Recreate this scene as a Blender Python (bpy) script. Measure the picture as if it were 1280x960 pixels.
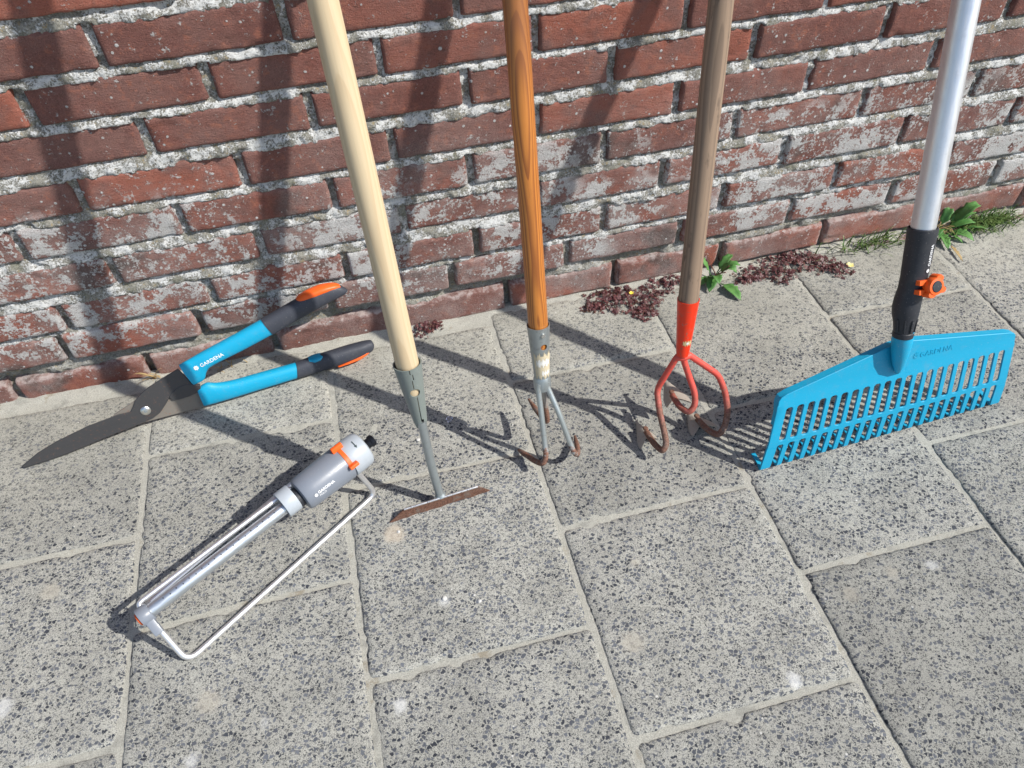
import bpy, bmesh, math, random
import numpy as np
from mathutils import Vector, Matrix
random.seed(7)
rng = np.random.default_rng(11)
for o in list(bpy.data.objects): bpy.data.objects.remove(o)
scene = bpy.context.scene
COL = scene.collection

# ------------------------------------------------------------------ camera
cd = bpy.data.cameras.new('camera'); cam = bpy.data.objects.new('camera', cd); COL.objects.link(cam)
cd.sensor_width = 36.0; cd.lens = 26.57; cd.clip_start = 0.02; cd.clip_end = 500
RX = Vector((0.969176, -0.245192, -0.024069)); RY = Vector((-0.198747, -0.720360, -0.664516)); RZ = Vector((0.145596, 0.648816, -0.746886))
CAM = Vector((0.41368, -0.69398, 0.96422))
M4 = Matrix.Identity(4)
for i in range(3):
    M4[i][0] = RX[i]; M4[i][1] = -RY[i]; M4[i][2] = -RZ[i]; M4[i][3] = CAM[i]
cam.matrix_world = M4
scene.camera = cam
# ------------------------------------------------------------------ sky, sun, exposure
w = bpy.data.worlds.new('World'); scene.world = w; w.use_nodes = True
nt = w.node_tree
sky = nt.nodes.new('ShaderNodeTexSky'); sky.sky_type = 'NISHITA'; sky.sun_disc = False
SUN = Vector((-0.62, 0.36, -0.70)).normalized()          # direction the light travels
sky.sun_elevation = math.asin(-SUN.z); sky.sun_rotation = math.atan2(-SUN.x, -SUN.y)
nt.links.new(sky.outputs[0], nt.nodes['Background'].inputs[0]); nt.nodes['Background'].inputs[1].default_value = 0.122
sl = bpy.data.lights.new('sun', 'SUN'); sl.energy = 4.3; sl.angle = math.radians(0.7); sl.color = (1.0, 0.965, 0.905)
so = bpy.data.objects.new('sun', sl); COL.objects.link(so); so.location = (3, -2, 4)
so.rotation_euler = SUN.to_track_quat('-Z', 'Y').to_euler()
vs = scene.view_settings; vs.view_transform = 'Standard'; vs.look = 'None'; vs.gamma = 1.0; vs.use_curve_mapping = False
vs.exposure = 0.42
scene.render.resolution_x = 1024; scene.render.resolution_y = 768

# ------------------------------------------------------------------ node helpers
class NT:
    def __init__(s, name):
        s.m = bpy.data.materials.new(name); s.m.use_nodes = True; s.t = s.m.node_tree
        s.p = s.t.nodes['Principled BSDF']
    def link(s, a, b): s.t.links.new(a, b)
    def set(s, node, key, v):
        if v is None: return
        if hasattr(v, 'is_linked') or hasattr(v, 'links'): s.link(v, node.inputs[key])
        else:
            if isinstance(v, tuple) and len(v) == 3 and node.inputs[key].type == 'RGBA': v = (*v, 1)
            node.inputs[key].default_value = v
    def coord(s, which='Object'): return s.t.nodes.new('ShaderNodeTexCoord').outputs[which]
    def pos(s): return s.t.nodes.new('ShaderNodeNewGeometry').outputs['Position']
    def rand(s): return s.t.nodes.new('ShaderNodeObjectInfo').outputs['Random']
    def mapping(s, v, scale=(1, 1, 1), loc=(0, 0, 0), rot=(0, 0, 0)):
        n = s.t.nodes.new('ShaderNodeMapping'); s.link(v, n.inputs[0]); s.set(n, 1, loc); s.set(n, 2, rot); s.set(n, 3, scale); return n.outputs[0]
    def noise(s, v, scale, detail=3, rough=0.55, dist=0.0, out='Fac'):
        n = s.t.nodes.new('ShaderNodeTexNoise'); s.link(v, n.inputs['Vector']); s.set(n, 'Scale', scale); s.set(n, 'Detail', detail); s.set(n, 'Roughness', rough); s.set(n, 'Distortion', dist)
        return n.outputs[out]
    def voro(s, v, scale, feature='F1', rnd=1.0):
        n = s.t.nodes.new('ShaderNodeTexVoronoi'); n.feature = feature; s.link(v, n.inputs['Vector']); s.set(n, 'Scale', scale); s.set(n, 'Randomness', rnd); return n
    def ramp(s, f, a, b, c=0.0, d=1.0, smooth=True):
        n = s.t.nodes.new('ShaderNodeMapRange'); n.interpolation_type = 'SMOOTHSTEP' if smooth else 'LINEAR'
        s.set(n, 0, f); s.set(n, 1, a); s.set(n, 2, b); s.set(n, 3, c); s.set(n, 4, d); return n.outputs[0]
    def math(s, op, a, b=None, c=None):
        n = s.t.nodes.new('ShaderNodeMath'); n.operation = op; s.set(n, 0, a)
        if b is not None: s.set(n, 1, b)
        if c is not None: s.set(n, 2, c)
        return n.outputs[0]
    def vmath(s, op, a, b=None, out=0):
        n = s.t.nodes.new('ShaderNodeVectorMath'); n.operation = op; s.set(n, 0, a)
        if b is not None: s.set(n, 1, b)
        return n.outputs[out]
    def mix(s, f, a, b, blend='MIX'):
        n = s.t.nodes.new('ShaderNodeMix'); n.data_type = 'RGBA'; n.blend_type = blend
        s.set(n, 0, f); s.set(n, 6, a); s.set(n, 7, b); return n.outputs[2]
    def sep(s, v):
        n = s.t.nodes.new('ShaderNodeSeparateXYZ'); s.link(v, n.inputs[0]); return n.outputs
    def bump(s, h, strength=0.5, dist=0.001, prev=None):
        n = s.t.nodes.new('ShaderNodeBump'); s.set(n, 'Height', h); s.set(n, 'Strength', strength); s.set(n, 'Distance', dist)
        if prev is not None: s.link(prev, n.inputs['Normal'])
        return n.outputs[0]
    def out(s, color=None, rough=None, metal=None, normal=None, spec=None):
        s.set(s.p, 'Base Color', color); s.set(s.p, 'Roughness', rough); s.set(s.p, 'Metallic', metal)
        if normal is not None: s.link(normal, s.p.inputs['Normal'])
        if spec is not None: s.set(s.p, 'Specular IOR Level', spec)
        return s.m

def m_brick():
    n = NT('brick'); P = n.pos(); r = n.rand(); z = n.sep(P)[2]
    k = n.t.nodes.new('ShaderNodeVectorMath'); k.operation = 'SCALE'; k.inputs[0].default_value = (17, 3, 9); n.link(r, k.inputs['Scale'])
    seed = n.vmath('ADD', P, k.outputs[0])
    big = n.noise(seed, 13, 3, 0.6); mid = n.noise(seed, 75, 4, 0.68); fine = n.noise(P, 620, 3, 0.75)
    c = n.mix(n.ramp(r, 0.05, 0.95), (0.21, 0.094, 0.080), (0.385, 0.132, 0.090))
    c = n.mix(n.ramp(big, 0.42, 0.62), c, (0.25, 0.125, 0.105))
    c = n.mix(n.math('MULTIPLY', n.ramp(mid, 0.52, 0.70), 0.7), c, (0.41, 0.155, 0.10))
    c = n.mix(n.math('MULTIPLY', n.ramp(mid, 0.46, 0.32), 0.55), c, (0.165, 0.085, 0.072))
    c = n.mix(n.math('MULTIPLY', n.ramp(fine, 0.52, 0.70), 0.50), c, (0.42, 0.22, 0.16))
    c = n.mix(n.math('MULTIPLY', n.ramp(fine, 0.46, 0.30), 0.60), c, (0.07, 0.034, 0.028))
    zn = n.noise(P, 5.0, 3, 0.6)
    # dark weather crust
    dk = n.math('MULTIPLY', n.ramp(n.noise(P, 7.0, 4, 0.62), 0.55, 0.66), n.ramp(z, 0.42, 0.25))
    c = n.mix(n.math('MULTIPLY', dk, 0.85), c, n.mix(fine, (0.025, 0.02, 0.018), (0.15, 0.12, 0.11)))
    # pale salt film
    bl = n.math('MULTIPLY', n.ramp(n.noise(seed, 8, 5, 0.7), 0.36, 0.66), n.ramp(z, 0.46, 0.20, 0.12, 1.0))
    c = n.mix(n.math('MULTIPLY', bl, n.math('MULTIPLY', n.ramp(fine, 0.25, 0.65), 0.62)), c, (0.46, 0.40, 0.375))
    # white crust lichen: blotches with a ragged rim, and stray dots
    hm = n.math('MAXIMUM', n.math('MULTIPLY', n.ramp(z, 0.03, 0.12), n.ramp(z, 0.42, 0.26)), 0.05)
    zone = n.math('MULTIPLY', n.ramp(zn, 0.26, 0.50), hm)
    bn = n.math('ADD', n.math('MULTIPLY', n.noise(P, 46, 4, 0.7), 0.5), n.math('MULTIPLY', n.noise(P, 210, 4, 0.7), 0.5))
    blot = n.ramp(n.math('ADD', bn, n.math('MULTIPLY', zone, 0.075)), 0.585, 0.64)
    patch = n.math('MULTIPLY', n.ramp(n.math('ADD', n.noise(P, 17, 5, 0.72), n.math('MULTIPLY', n.math('SUBTRACT', bn, 0.5), 0.7)), 0.495, 0.55), n.ramp(zone, 0.28, 0.80))
    dots = n.voro(P, 125); dm = n.math('MULTIPLY', n.ramp(n.math('ADD', dots.outputs['Distance'], n.math('MULTIPLY', n.math('SUBTRACT', mid, 0.5), 0.5)), 0.30, 0.20), n.math('GREATER_THAN', n.math('ADD', n.sep(dots.outputs['Color'])[0], n.math('MULTIPLY', zone, 0.35)), 0.97))
    white = n.math('MULTIPLY', n.math('MAXIMUM', n.math('MAXIMUM', n.math('MULTIPLY', blot, 0.85), patch), dm), n.ramp(fine, 0.22, 0.55, 0.35, 1.0))
    g = n.sep(n.coord('Generated'))
    ed = n.math('MAXIMUM', n.math('MULTIPLY', n.math('ABSOLUTE', n.math('SUBTRACT', g[2], 0.5)), 2.0), n.ramp(n.math('ABSOLUTE', n.math('SUBTRACT', g[0], 0.5)), 0.40, 0.5, 0.0, 1.0, False))
    ef = n.math('MULTIPLY', n.ramp(n.math('ADD', ed, n.math('MULTIPLY', n.math('SUBTRACT', mid, 0.5), 1.7)), 0.72, 1.2), n.ramp(z, 0.17, 0.05, 0.08, 1.0))
    c = n.mix(n.math('MULTIPLY', ef, 0.8), c, (0.58, 0.50, 0.47))
    c = n.mix(n.math('MULTIPLY', white, 0.9), c, n.mix(fine, (0.55, 0.55, 0.53), (0.88, 0.88, 0.86)))
    crease = n.noise(n.mapping(P, (75, 75, 210), rot=(0, 0.55, 0)), 1.0, 4, 0.65, 0.8)
    h = n.math('ADD', n.math('MULTIPLY', crease, 1.5), n.math('ADD', n.math('MULTIPLY', fine, 1.9), n.math('MULTIPLY', white, 0.7)))
    return n.out(c, 0.93, 0.0, n.bump(h, 1.0, 0.0020), 0.15)

def m_mortar():
    n = NT('mortar'); P = n.pos(); z = n.sep(P)[2]
    f = n.noise(P, 360, 5, 0.78); g = n.noise(P, 45, 4, 0.65)
    c = n.mix(n.ramp(f, 0.30, 0.68), (0.15, 0.143, 0.122), (0.47, 0.45, 0.385))
    vo = n.voro(P, 300); vs_ = n.sep(vo.outputs['Color'])
    c = n.mix(n.math('MULTIPLY', n.ramp(vs_[0], 0.93, 0.94), 0.7), c, (0.40, 0.31, 0.18))
    c = n.mix(n.math('MULTIPLY', n.ramp(g, 0.52, 0.62), 0.45), c, (0.15, 0.155, 0.105))
    hm = n.ramp(z, 0.03, 0.14, 0.25, 1.0)
    pr = n.ramp(n.sep(P)[1], 0.346, 0.336)              # crust grows on the proud, rain-washed ledge
    wn = n.noise(P, 38, 6, 0.75)
    wm = n.math('MULTIPLY', n.ramp(n.math('ADD', n.math('MULTIPLY', wn, 0.6), n.math('MULTIPLY', f, 0.4)), 0.470, 0.520), n.math('MULTIPLY', hm, pr))
    wm = n.math('MULTIPLY', wm, n.ramp(f, 0.25, 0.5, 0.4, 1.0))
    c = n.mix(n.math('MULTIPLY', wm, 0.92), c, n.mix(f, (0.58, 0.58, 0.56), (0.90, 0.90, 0.88)))
    return n.out(c, 0.95, 0.0, n.bump(n.math('ADD', f, n.math('MULTIPLY', wm, 0.25)), 1.0, 0.0038), 0.12)

SPOTS = [(-.114, -.061, .013, 0), (.103, -.272, .015, 0), (.364, -.095, .015, 1), (.643, -.336, .015, 0), (.336, -.338, .008, 2), (.416, -.215, .006, 2), (1.022, -.333, .008, 0), (1.081, -.338, .007, 2), (.821, -.433, .009, 2), (-.149, -.214, .012, 2), (.085, -.338, .008, 2), (.687, -.228, .006, 0), (.173, -.318, .005, 2), (.95, -.348, .011, 0)]
def m_paver():
    n = NT('exposed_aggregate_concrete'); P = n.pos(); r = n.rand(); y = n.sep(P)[1]
    dn = n.t.nodes.new('ShaderNodeVectorMath'); dn.operation = 'SCALE'; n.link(n.noise(P, 300, 2, 0.6, out='Color'), dn.inputs[0]); dn.inputs['Scale'].default_value = 0.0050
    rs = n.t.nodes.new('ShaderNodeVectorMath'); rs.operation = 'SCALE'; rs.inputs[0].default_value = (3.1, 5.3, 0); n.link(r, rs.inputs['Scale'])
    Q = n.mapping(n.vmath('ADD', n.vmath('ADD', P, dn.outputs[0]), rs.outputs[0]), (1.0, 1.15, 1.0), rot=(0, 0, 0.5))
    big = n.noise(P, 6.0, 4, 0.62); fine = n.noise(P, 850, 3, 0.78); mid = n.noise(P, 70, 5, 0.72)
    dust = n.ramp(n.math('ADD', y, n.math('MULTIPLY', n.math('SUBTRACT', big, 0.5), 0.5)), 0.02, 0.36)      # sand film thickens towards the wall
    base = n.mix(n.ramp(fine, 0.34, 0.62), (0.218, 0.216, 0.195), (0.465, 0.457, 0.405))
    base = n.mix(n.math('MULTIPLY', n.ramp(mid, 0.54, 0.70), 0.22), base, (0.46, 0.44, 0.375))
    base = n.mix(n.math('MULTIPLY', n.ramp(mid, 0.47, 0.32), 0.25), base, (0.22, 0.217, 0.20))
    tone = n.math('MULTIPLY', n.ramp(r, 0.0, 1.0, 0.84, 1.08, False), n.ramp(n.noise(P, 11, 5, 0.65), 0.32, 0.66, 0.86, 1.05))
    def chips(scale, th, keep, wid, dk):
        e = n.voro(Q, scale, 'DISTANCE_TO_EDGE'); f = n.voro(Q, scale, 'F1'); s = n.sep(f.outputs['Color'])
        size = n.ramp(s[1], 0, 1, th, th * 4.0, False)
        inside = n.ramp(n.math('SUBTRACT', e.outputs['Distance'], size), 0.0, wid)
        dens = n.math('SUBTRACT', n.math('ADD', n.math('ADD', keep - 0.06, n.math('MULTIPLY', r, 0.12)), n.math('MULTIPLY', n.math('SUBTRACT', big, 0.5), 0.30)), n.math('MULTIPLY', dust, keep * dk))
        return n.math('MULTIPLY', inside, n.math('LESS_THAN', s[0], dens)), s[2]
    a, ca = chips(178, 0.045, 0.47, 0.07, 0.30); b_, cb = chips(340, 0.035, 0.72, 0.12, 0.30)
    colb = n.mix(n.ramp(cb, 0.1, 0.95), (0.045, 0.048, 0.054), (0.20, 0.20, 0.20))
    cola = n.mix(n.ramp(ca, 0.05, 0.95), (0.030, 0.034, 0.046), (0.145, 0.155, 0.175))
    fa = n.math('SUBTRACT', 0.96, n.math('MULTIPLY', dust, 0.12))
    c = n.mix(n.math('MULTIPLY', b_, n.math('MULTIPLY', fa, 0.85)), base, colb)
    c = n.mix(n.math('MULTIPLY', a, fa), c, cola)
    wq = n.voro(P, 105); wm = n.math('MULTIPLY', n.ramp(n.math('ADD', wq.outputs['Distance'], n.math('MULTIPLY', mid, 0.35)), 0.34, 0.26), n.math('GREATER_THAN', n.sep(wq.outputs['Color'])[0], 0.972))
    c = n.mix(n.math('MULTIPLY', wm, 0.8), c, (0.68, 0.67, 0.63))
    # dirt-filled, worn arrises: the flat face fades to joint colour at the edge
    c = n.mix(n.math('MULTIPLY', dust, n.ramp(fine, 0.2, 0.7, 0.10, 0.38)), c, (0.49, 0.465, 0.375))
    wob = n.math('MULTIPLY', n.math('SUBTRACT', mid, 0.5), 0.022)
    PW = n.vmath('MULTIPLY', P, (1.0, 1.0, 0.0)); cols = [(0.47, 0.435, 0.36), (0.56, 0.47, 0.36), (0.70, 0.70, 0.68)]
    for kind in range(3):
        m = None
        for (sx, sy, sr, k) in SPOTS:
            if k != kind: continue
            q = n.math('SUBTRACT', n.vmath('DISTANCE', PW, (sx, sy, 0.0), out=1), sr)
            m = q if m is None else n.math('MINIMUM', m, q)
        c = n.mix(n.math('MULTIPLY', n.ramp(n.math('ADD', m, wob), 0.005, -0.006), n.ramp(fine, 0.2, 0.6, 0.25, 0.62)), c, cols[kind])
    tn = n.t.nodes.new('ShaderNodeVectorMath'); tn.operation = 'SCALE'; n.link(c, tn.inputs[0]); n.link(tone, tn.inputs['Scale'])
    return n.out(tn.outputs[0], 0.9, 0.0, n.bump(n.math('ADD', fine, n.math('MULTIPLY', mid, 1.2)), 0.8, 0.0014), 0.2)

def m_sand():
    n = NT('joint_sand'); P = n.pos()
    f = n.noise(P, 700, 4, 0.75); g = n.noise(P, 25, 4, 0.65)
    c = n.mix(n.ramp(f, 0.3, 0.7), (0.29, 0.285, 0.25), (0.56, 0.545, 0.475))
    c = n.mix(n.math('MULTIPLY', n.ramp(g, 0.58, 0.72), 0.6), c, (0.24, 0.19, 0.12))
    c = n.mix(n.math('MULTIPLY', n.ramp(g, 0.44, 0.34), 0.4), c, (0.20, 0.20, 0.18))
    return n.out(c, 0.95, 0, n.bump(f, 1.0, 0.002), 0.12)

def m_ground():
    n = NT('far_paving'); P = n.pos()
    f = n.noise(P, 300, 3, 0.7); c = n.mix(n.ramp(f, 0.3, 0.7), (0.14, 0.14, 0.13), (0.38, 0.37, 0.32))
    q = n.sep(n.vmath('FRACTION', n.vmath('SCALE', P)))
    q[0].node.inputs[0].links[0].from_node.inputs[0].links[0].from_node.inputs['Scale'].default_value = 1 / 0.3
    j = n.math('MAXIMUM', n.math('ABSOLUTE', n.math('SUBTRACT', q[0], 0.5)), n.math('ABSOLUTE', n.math('SUBTRACT', q[1], 0.5)))
    c = n.mix(n.ramp(j, 0.48, 0.49), c, (0.40, 0.37, 0.30))
    return n.out(c, 0.9, 0, n.bump(f, 0.4, 0.001), 0.2)

def m_plastic(name, col, rough=0.42, wear=0.25, dirt=(0.28, 0.26, 0.22), bumpd=0.00015, spec=0.45):
    n = NT(name); P = n.coord('Object')
    a = n.noise(P, 55, 4, 0.7); s = n.noise(n.mapping(P, (40, 160, 160)), 3.0, 4, 0.7)
    c = n.mix(n.math('MULTIPLY', n.ramp(a, 0.5, 0.75), wear), col, dirt)
    c = n.mix(n.math('MULTIPLY', n.ramp(n.noise(P, 420, 2, 0.6), 0.66, 0.74), wear * 1.2), c, (0.5, 0.48, 0.44))
    r = n.ramp(s, 0.3, 0.7, rough - 0.08, rough + 0.16, False)
    return n.out(c, r, 0, n.bump(n.noise(P, 1400, 2), 0.3, bumpd), spec)

def m_metal(name, col=(0.62, 0.63, 0.65), rough=0.34, metal=1.0, dirt=0.25, dcol=(0.20, 0.18, 0.16), streak=(30, 30, 4)):
    n = NT(name); P = n.coord('Object')
    s = n.noise(n.mapping(P, streak), 12.0, 4, 0.65); a = n.noise(P, 90, 4, 0.7)
    c = n.mix(n.math('MULTIPLY', n.ramp(a, 0.52, 0.72), dirt), col, dcol)
    r = n.ramp(s, 0.3, 0.7, rough - 0.08, rough + 0.12, False)
    return n.out(c, r, metal, n.bump(s, 0.12, 0.0004))

def m_rust(name, paint=None, z0=0.03, z1=0.07, pr=0.4, pm=0.0, steel=False, flake=0.75):
    """painted or plated steel, worn to rusty brown towards the working end (object z)"""
    n = NT(name); P = n.coord('Object'); z = n.sep(P)[2]
    a = n.noise(P, 80, 4, 0.7); f = n.noise(P, 380, 3, 0.7)
    ru = n.mix(n.ramp(f, 0.3, 0.7), (0.085, 0.040, 0.026), (0.235, 0.115, 0.075))
    ru = n.mix(n.math('MULTIPLY', n.ramp(a, 0.5, 0.66), 0.6), ru, (0.20, 0.17, 0.145))
    if paint is None: return n.out(ru, 0.75, 0.25, n.bump(f, 0.5, 0.0005))
    k = n.ramp(n.math('ADD', z, n.math('MULTIPLY', n.math('SUBTRACT', a, 0.5), 0.07)), z0, z1)
    chip = n.math('MULTIPLY', n.ramp(n.noise(P, 190, 4, 0.75), 0.58, 0.64), flake)
    pc = n.mix(chip, paint, ru if not steel else (0.35, 0.33, 0.31))
    c = n.mix(k, ru, pc)
    return n.out(c, n.ramp(k, 0, 1, 0.72, pr), n.math('MULTIPLY', k, pm), n.bump(f, 0.35, 0.0004))

def m_wood(name, light, dark, grain=1.0, rough=0.55, coat=0.0, spotted=0.0, top=None, rings=150.0, flame=3.4):
    n = NT(name); P = n.coord('Object'); q = n.sep(P)
    w1 = n.noise(n.mapping(P, (16, 16, 2.6)), 1.0, 2, 0.5); w2 = n.noise(n.mapping(P, (60, 60, 7)), 1.0, 2, 0.5)
    ph = n.math('ADD', n.math('MULTIPLY', n.math('ADD', q[1], n.math('MULTIPLY', q[0], 0.22)), rings), n.math('ADD', n.math('MULTIPLY', w1, flame * 2), n.math('MULTIPLY', w2, 0.7)))
    saw = n.math('FRACT', ph); late = n.math('MULTIPLY', n.ramp(saw, 0.25, 0.88), n.ramp(saw, 1.0, 0.93))
    fi = n.noise(n.mapping(P, (480, 480, 14)), 1.0, 4, 0.7); d = n.noise(n.mapping(P, (12, 12, 3)), 1.0, 3, 0.6)
    c = n.mix(n.math('MULTIPLY', late, grain), light, dark)
    c = n.mix(n.math('MULTIPLY', n.ramp(fi, 0.48, 0.72), 0.40 * max(grain, 0.5)), c, dark)
    c = n.mix(n.math('MULTIPLY', n.ramp(d, 0.48, 0.70), 0.35), c, dark)
    if spotted: c = n.mix(n.math('MULTIPLY', n.ramp(n.noise(n.mapping(P, (1, 1, 0.35)), 70, 4, 0.7), 0.56, 0.7), spotted), c, (0.06, 0.042, 0.032))
    if top is not None: c = n.mix(n.ramp(n.math('ADD', q[2], n.math('MULTIPLY', d, 0.06)), 0.55, 0.66), c, n.mix(0.62, c, top))
    n.p.inputs['Coat Weight'].default_value = coat; n.p.inputs['Coat Roughness'].default_value = 0.25
    return n.out(c, n.ramp(d, 0.3, 0.7, rough - 0.07, rough + 0.1), 0, n.bump(n.math('ADD', fi, n.math('MULTIPLY', d, 1.5)), 0.3, 0.0006))

def m_leaf(name, a, b, scale=60):
    n = NT(name); P = n.pos(); f = n.noise(P, scale, 3, 0.6)
    n.p.inputs['Subsurface Weight'].default_value = 0.0
    c = n.mix(n.ramp(f, 0.35, 0.65), a, b)
    n.p.inputs['Transmission Weight'].default_value = 0.0
    return n.out(c, 0.5, 0, n.bump(n.noise(P, 500, 2), 0.3, 0.0006), 0.4)

def m_flat(name, col, rough=0.5, metal=0.0):
    n = NT(name); f = n.noise(n.coord('Object'), 300, 3, 0.6)
    c = n.mix(n.math('MULTIPLY', n.ramp(f, 0.45, 0.7), 0.3), col, tuple(q * 0.55 for q in col)); return n.out(c, rough, metal)

MAT = dict(
    brick=m_brick(), mortar=m_mortar(), paver=m_paver(), sand=m_sand(), ground=m_ground(),
    blue=m_plastic('blue_plastic', (0.004, 0.315, 0.515), 0.44, 0.22, (0.15, 0.31, 0.39)), black=m_plastic('black_plastic', (0.022, 0.024, 0.03), 0.5, 0.22, (0.09, 0.085, 0.08)),
    orange=m_plastic('orange_plastic', (0.80, 0.115, 0.012), 0.42, 0.06), grip=m_plastic('charcoal_rubber', (0.038, 0.042, 0.055), 0.55, 0.22, (0.10, 0.095, 0.09)),
    greybody=m_plastic('grey_plastic', (0.18, 0.20, 0.235), 0.33, 0.10), greycap=m_plastic('light_grey_plastic', (0.37, 0.405, 0.44), 0.36, 0.10),
    alu=m_metal('aluminium', (0.78, 0.79, 0.81), 0.33), wire=m_metal('frame_wire', (0.80, 0.79, 0.79), 0.36, 0.85, 0.15), tube=m_metal('spray_tube', (0.60, 0.64, 0.68), 0.36, 0.92, 0.35, (0.42, 0.42, 0.41)),
    pole=m_metal('satin_pole', (0.72, 0.73, 0.76), 0.40, 0.92, 0.10), zinc=m_metal('galvanised', (0.42, 0.46, 0.47), 0.45, 0.85, 0.3),
    pale=m_wood('pale_ash', (0.575, 0.455, 0.29), (0.44, 0.31, 0.175), 0.35, 0.6), honey=m_wood('varnished_pine', (0.50, 0.18, 0.030), (0.20, 0.055, 0.010), 0.8, 0.42, 0.25, 0.12, (0.22, 0.08, 0.026), 250.0, 5.5),
    grey_wood=m_wood('weathered_wood', (0.265, 0.185, 0.125), (0.12, 0.084, 0.06), 0.55, 0.8, 0, 0.6, None, 190.0, 2.0),
    olive=m_plastic('grey_green_paint', (0.175, 0.20, 0.185), 0.42, 0.25, (0.10, 0.10, 0.09)), socket=m_metal('zinc_socket', (0.36, 0.39, 0.39), 0.42, 0.7, 0.5, (0.2, 0.19, 0.17)),
    rust=m_rust('rusty_steel'), tine=m_rust('galvanised_worn', (0.45, 0.49, 0.49), 0.04, 0.052, 0.4, 0.75, True),
    red=m_rust('red_paint_worn', (0.60, 0.072, 0.05), 0.050, 0.118, 0.5, 0.0, False, 0.9), redsocket=m_rust('red_paint', (0.74, 0.035, 0.006), -0.5, -0.45, 0.32),
    blade=m_rust('blade_steel', (0.064, 0.063, 0.065), -1, -0.9, 0.48, 0.4, False, 0.35), tan=m_rust('dusty_steel', (0.19, 0.17, 0.145), -1, -0.9, 0.6, 0.2, False, 0.5),
    hoe=m_rust('hoe_rust'), bright=m_metal('ground_edge', (0.80, 0.80, 0.80), 0.3), screw=m_metal('screw', (0.75, 0.74, 0.70), 0.3),
    white=m_flat('white_print', (0.80, 0.80, 0.80)), darkprint=m_flat('dark_print', (0.03, 0.05, 0.05)), paper=m_flat('paper_label', (0.55, 0.47, 0.32), 0.8), paperwhite=m_flat('paper_white', (0.72, 0.70, 0.64), 0.8), dark=m_flat('dark_hole', (0.02, 0.018, 0.016), 0.8),
    pinkglass=m_flat('bead', (0.5, 0.5, 0.62), 0.12), gold=m_flat('gold_sticker', (0.55, 0.42, 0.2), 0.5),
    oxalis=m_leaf('purple_leaf', (0.060, 0.016, 0.020), (0.125, 0.042, 0.042)), oxalis2=m_leaf('purple_green_leaf', (0.075, 0.045, 0.025), (0.10, 0.03, 0.035)), leaf=m_leaf('green_leaf', (0.055, 0.16, 0.035), (0.11, 0.25, 0.065)), grass=m_leaf('grass_leaf', (0.06, 0.13, 0.03), (0.15, 0.22, 0.06)),
    straw=m_leaf('straw', (0.36, 0.25, 0.11), (0.45, 0.33, 0.16)), stem=m_leaf('stem', (0.16, 0.05, 0.04), (0.20, 0.10, 0.06)), yellow=m_leaf('yellow_petal', (0.85, 0.60, 0.03), (0.85, 0.70, 0.10)), petal=m_leaf('pale_petal', (0.80, 0.68, 0.20), (0.80, 0.75, 0.40)),
    stone=m_flat('white_stone', (0.52, 0.51, 0.48), 0.9))

# ------------------------------------------------------------------ mesh helpers
def obj(name, verts, faces, mat, parent=None, base=None, smooth=True, matrix=None, sharp=35):
    me = bpy.data.meshes.new(name)
    v = np.asarray([tuple(q) for q in verts], dtype=float) if not isinstance(verts, np.ndarray) else verts
    if base is not None: v = v - np.array(base)
    me.from_pydata(v.tolist(), [], faces if isinstance(faces, list) else faces.tolist()); me.update()
    bm = bmesh.new(); bm.from_mesh(me); bmesh.ops.recalc_face_normals(bm, faces=bm.faces); bm.to_mesh(me); bm.free()
    me.materials.append(mat if not isinstance(mat, str) else MAT[mat])
    if smooth:
        me.polygons.foreach_set('use_smooth', [True] * len(me.polygons))
        me.set_sharp_from_angle(angle=math.radians(sharp))
    o = bpy.data.objects.new(name, me); COL.objects.link(o)
    if parent is not None: o.parent = parent
    if matrix is not None: o.matrix_local = matrix
    return o
def tag(o, label=None, cat=None, group=None, kind=None):
    if label: o['label'] = label
    if cat: o['category'] = cat
    if group: o['group'] = group
    if kind: o['kind'] = kind
    return o
def thing(name, loc, label, cat, group=None):
    o = bpy.data.objects.new(name, None); COL.objects.link(o); o.location = loc; o.empty_display_size = 0.05
    return tag(o, label, cat, group)
def catmull(pts, n=6):
    P = [np.array(p, float) for p in pts]; P = [2 * P[0] - P[1]] + P + [2 * P[-1] - P[-2]]; out = []
    for i in range(1, len(P) - 2):
        for k in range(n):
            t = k / n; a, b, c, d = P[i - 1:i + 3]
            out.append(0.5 * ((2 * b) + (c - a) * t + (2 * a - 5 * b + 4 * c - d) * t * t + (3 * b - a - 3 * c + d) * t ** 3))
    out.append(P[-2]); return out
def sweep(pts, rad, seg=14, cap=True):
    """round bar along points; rad is a number or a list"""
    P = [np.array(p, float) for p in pts]; n = len(P)
    R = [rad] * n if not isinstance(rad, (list, tuple, np.ndarray)) else list(rad)
    V = []; F = []; prev = None
    for i in range(n):
        t = P[min(i + 1, n - 1)] - P[max(i - 1, 0)]; t /= np.linalg.norm(t)
        if prev is None:
            a = np.cross(t, [0.3, 0.9, 0.2]); a /= np.linalg.norm(a)
        else:
            a = prev - t * (prev @ t); a /= np.linalg.norm(a)
        prev = a; b = np.cross(t, a)
        for k in range(seg):
            q = 2 * math.pi * k / seg; V.append(P[i] + R[i] * (math.cos(q) * a + math.sin(q) * b))
    for i in range(n - 1):
        for k in range(seg):
            k2 = (k + 1) % seg; F.append((i * seg + k, i * seg + k2, (i + 1) * seg + k2, (i + 1) * seg + k))
    if cap: F.append(tuple(range(seg))[::-1]); F.append(tuple(range((n - 1) * seg, n * seg)))
    return V, F
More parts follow.
